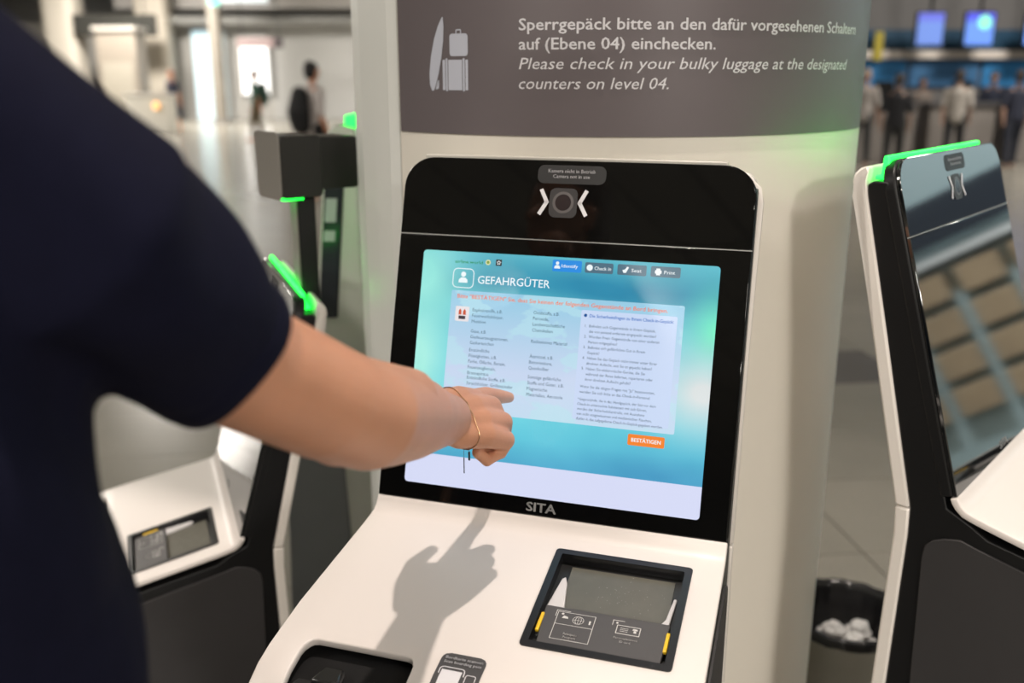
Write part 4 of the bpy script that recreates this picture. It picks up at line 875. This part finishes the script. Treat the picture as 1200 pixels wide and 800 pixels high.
link('shirt', blob(bm, .0055, 4, folds), man, navy)
# hem band of the right sleeve, collar
bm = bmesh.new()
A = L(-.205, .625, 1.444); tdir = (L(-.150, .715, 1.372)-L(-.215, .60, 1.475)).normalized(); uu = (Vector((.2, -.3, .9))-tdir*Vector((.2, -.3, .9)).dot(tdir)).normalized(); vv = tdir.cross(uu)
N_ = 48; rings = []
for (s, r_) in ((-.055, .046), (-.030, .055), (-.016, .0575), (-.004, .0578), (.008, .0572), (.0095, .0555), (.006, .0520), (-.012, .0520)):
    rings.append([bm.verts.new(A+tdir*(s+.004*sin(3*2*pi*k/N_))+(uu*cos(2*pi*k/N_)*1.02+vv*sin(2*pi*k/N_)*.98)*r_) for k in range(N_)])
for P_, Q_ in zip(rings, rings[1:]):
    for k in range(N_): bm.faces.new((P_[k], P_[(k+1) % N_], Q_[(k+1) % N_], Q_[k]))
done(bm, 'sleeve_hem', man, navy, smooth=50)
bm = bmesh.new(); cpts = []
for k in range(33):
    a = 2*pi*k/33; cpts.append((-.427+.078*cos(a)-(-.42), .487+.074*sin(a)-.48, 1.675+.012*sin(a+pi)))
tube(bm, cpts, .012, 10, True); link('collar', blob(bm, .004, 2), man, navy)
# trousers and shoes
bm = bmesh.new(); limb(bm, [L(-.43, .475, .98), L(-.43, .475, .88)], [(.172, .125), (.180, .135)], up=up_t, n=30)
for s, yo in ((-1, -.03), (1, .03)):
    limb(bm, [L(-.43+s*.095, .475+s*.03, .90), L(-.43+s*.11, .485+yo+s*.02, .50), L(-.43+s*.115, .455+yo+s*.02, .09)], [.098, .070, .058], n=24)
link('trousers', blob(bm, .009, 3), man, mat('dark_denim', (.012, .014, .022), .8, bump=.4, bscale=500))
for s, yo in ((-1, -.03), (1, .03)):
    bm = bmesh.new(); x_ = -.43+s*.115; y_ = .455+yo+s*.02
    limb(bm, [L(x_, y_-.05, .052), L(x_, y_+.06, .046), L(x_, y_+.19, .034)], [(.042, .05), (.046, .045), (.042, .032)], n=20)
    me = blob(bm, .006, 2)
    for v in me.vertices: v.co.z = max(v.co.z, .001)
    link('shoe', me, man, mat('shoe_black', (.015, .014, .014), .35))
# hairline seam where sleeve joins the shoulder
bm = bmesh.new()
# bracelet
br = empty('bracelet', (0, 0, 0), label='thin rose-gold chain bracelet with two hanging bars on the pointing wrist', cat='bracelet')
bc = Vector((-.0675, 1.031, 1.2395)); bt = Vector((.40, .86, -.22)).normalized(); bu = (Vector((.5, -.1, .85))-bt*Vector((.5, -.1, .85)).dot(bt)).normalized(); bv_ = bt.cross(bu)
dgv = None
import mathutils
from mathutils.bvhtree import BVHTree
bvh = BVHTree.FromPolygons([v.co+mo for v in body_me.vertices], [tuple(p.vertices) for p in body_me.polygons])
ringp = []
for k in range(60):
    a = 2*pi*k/60; dr = bu*cos(a)+bv_*sin(a); hit = bvh.ray_cast(bc+dr*.07, -dr, .07)
    ringp.append(hit[0]+dr*.0012 if hit[0] else bc+dr*.03)
sm = [sum((ringp[(i+j) % 60] for j in (-1, 0, 1)), Vector())/3 for i in range(60)]
bm = bmesh.new(); tube(bm, sm, [.0008 if i % 2 else .00055 for i in range(60)], 8, True); done(bm, 'chain', br, gold)
low = min(sm, key=lambda p: p.z)
for dx, L0, L1, r_ in ((.0, .002, .0, .0), ):
    pass
near = sorted(sm, key=lambda p: p.z)[:8]; hp = max(near, key=lambda p: p.x)
for q, (dx, drop, ln, r_) in enumerate(((-.005, .010, .019, .0006), (.001, .003, .010, .0012))):
    p0 = hp+Vector((dx, 0, 0)); bm = bmesh.new(); tube(bm, [p0+Vector((0, 0, .0005)), p0-Vector((0, 0, drop))], .00025, 6); done(bm, 'link', br, gold)
    bm = bmesh.new(); tube(bm, [p0-Vector((0, 0, drop)), p0-Vector((0, 0, drop+ln))], r_, 10); done(bm, 'pendant_bar', br, darkmetal)
lk_lbl = None
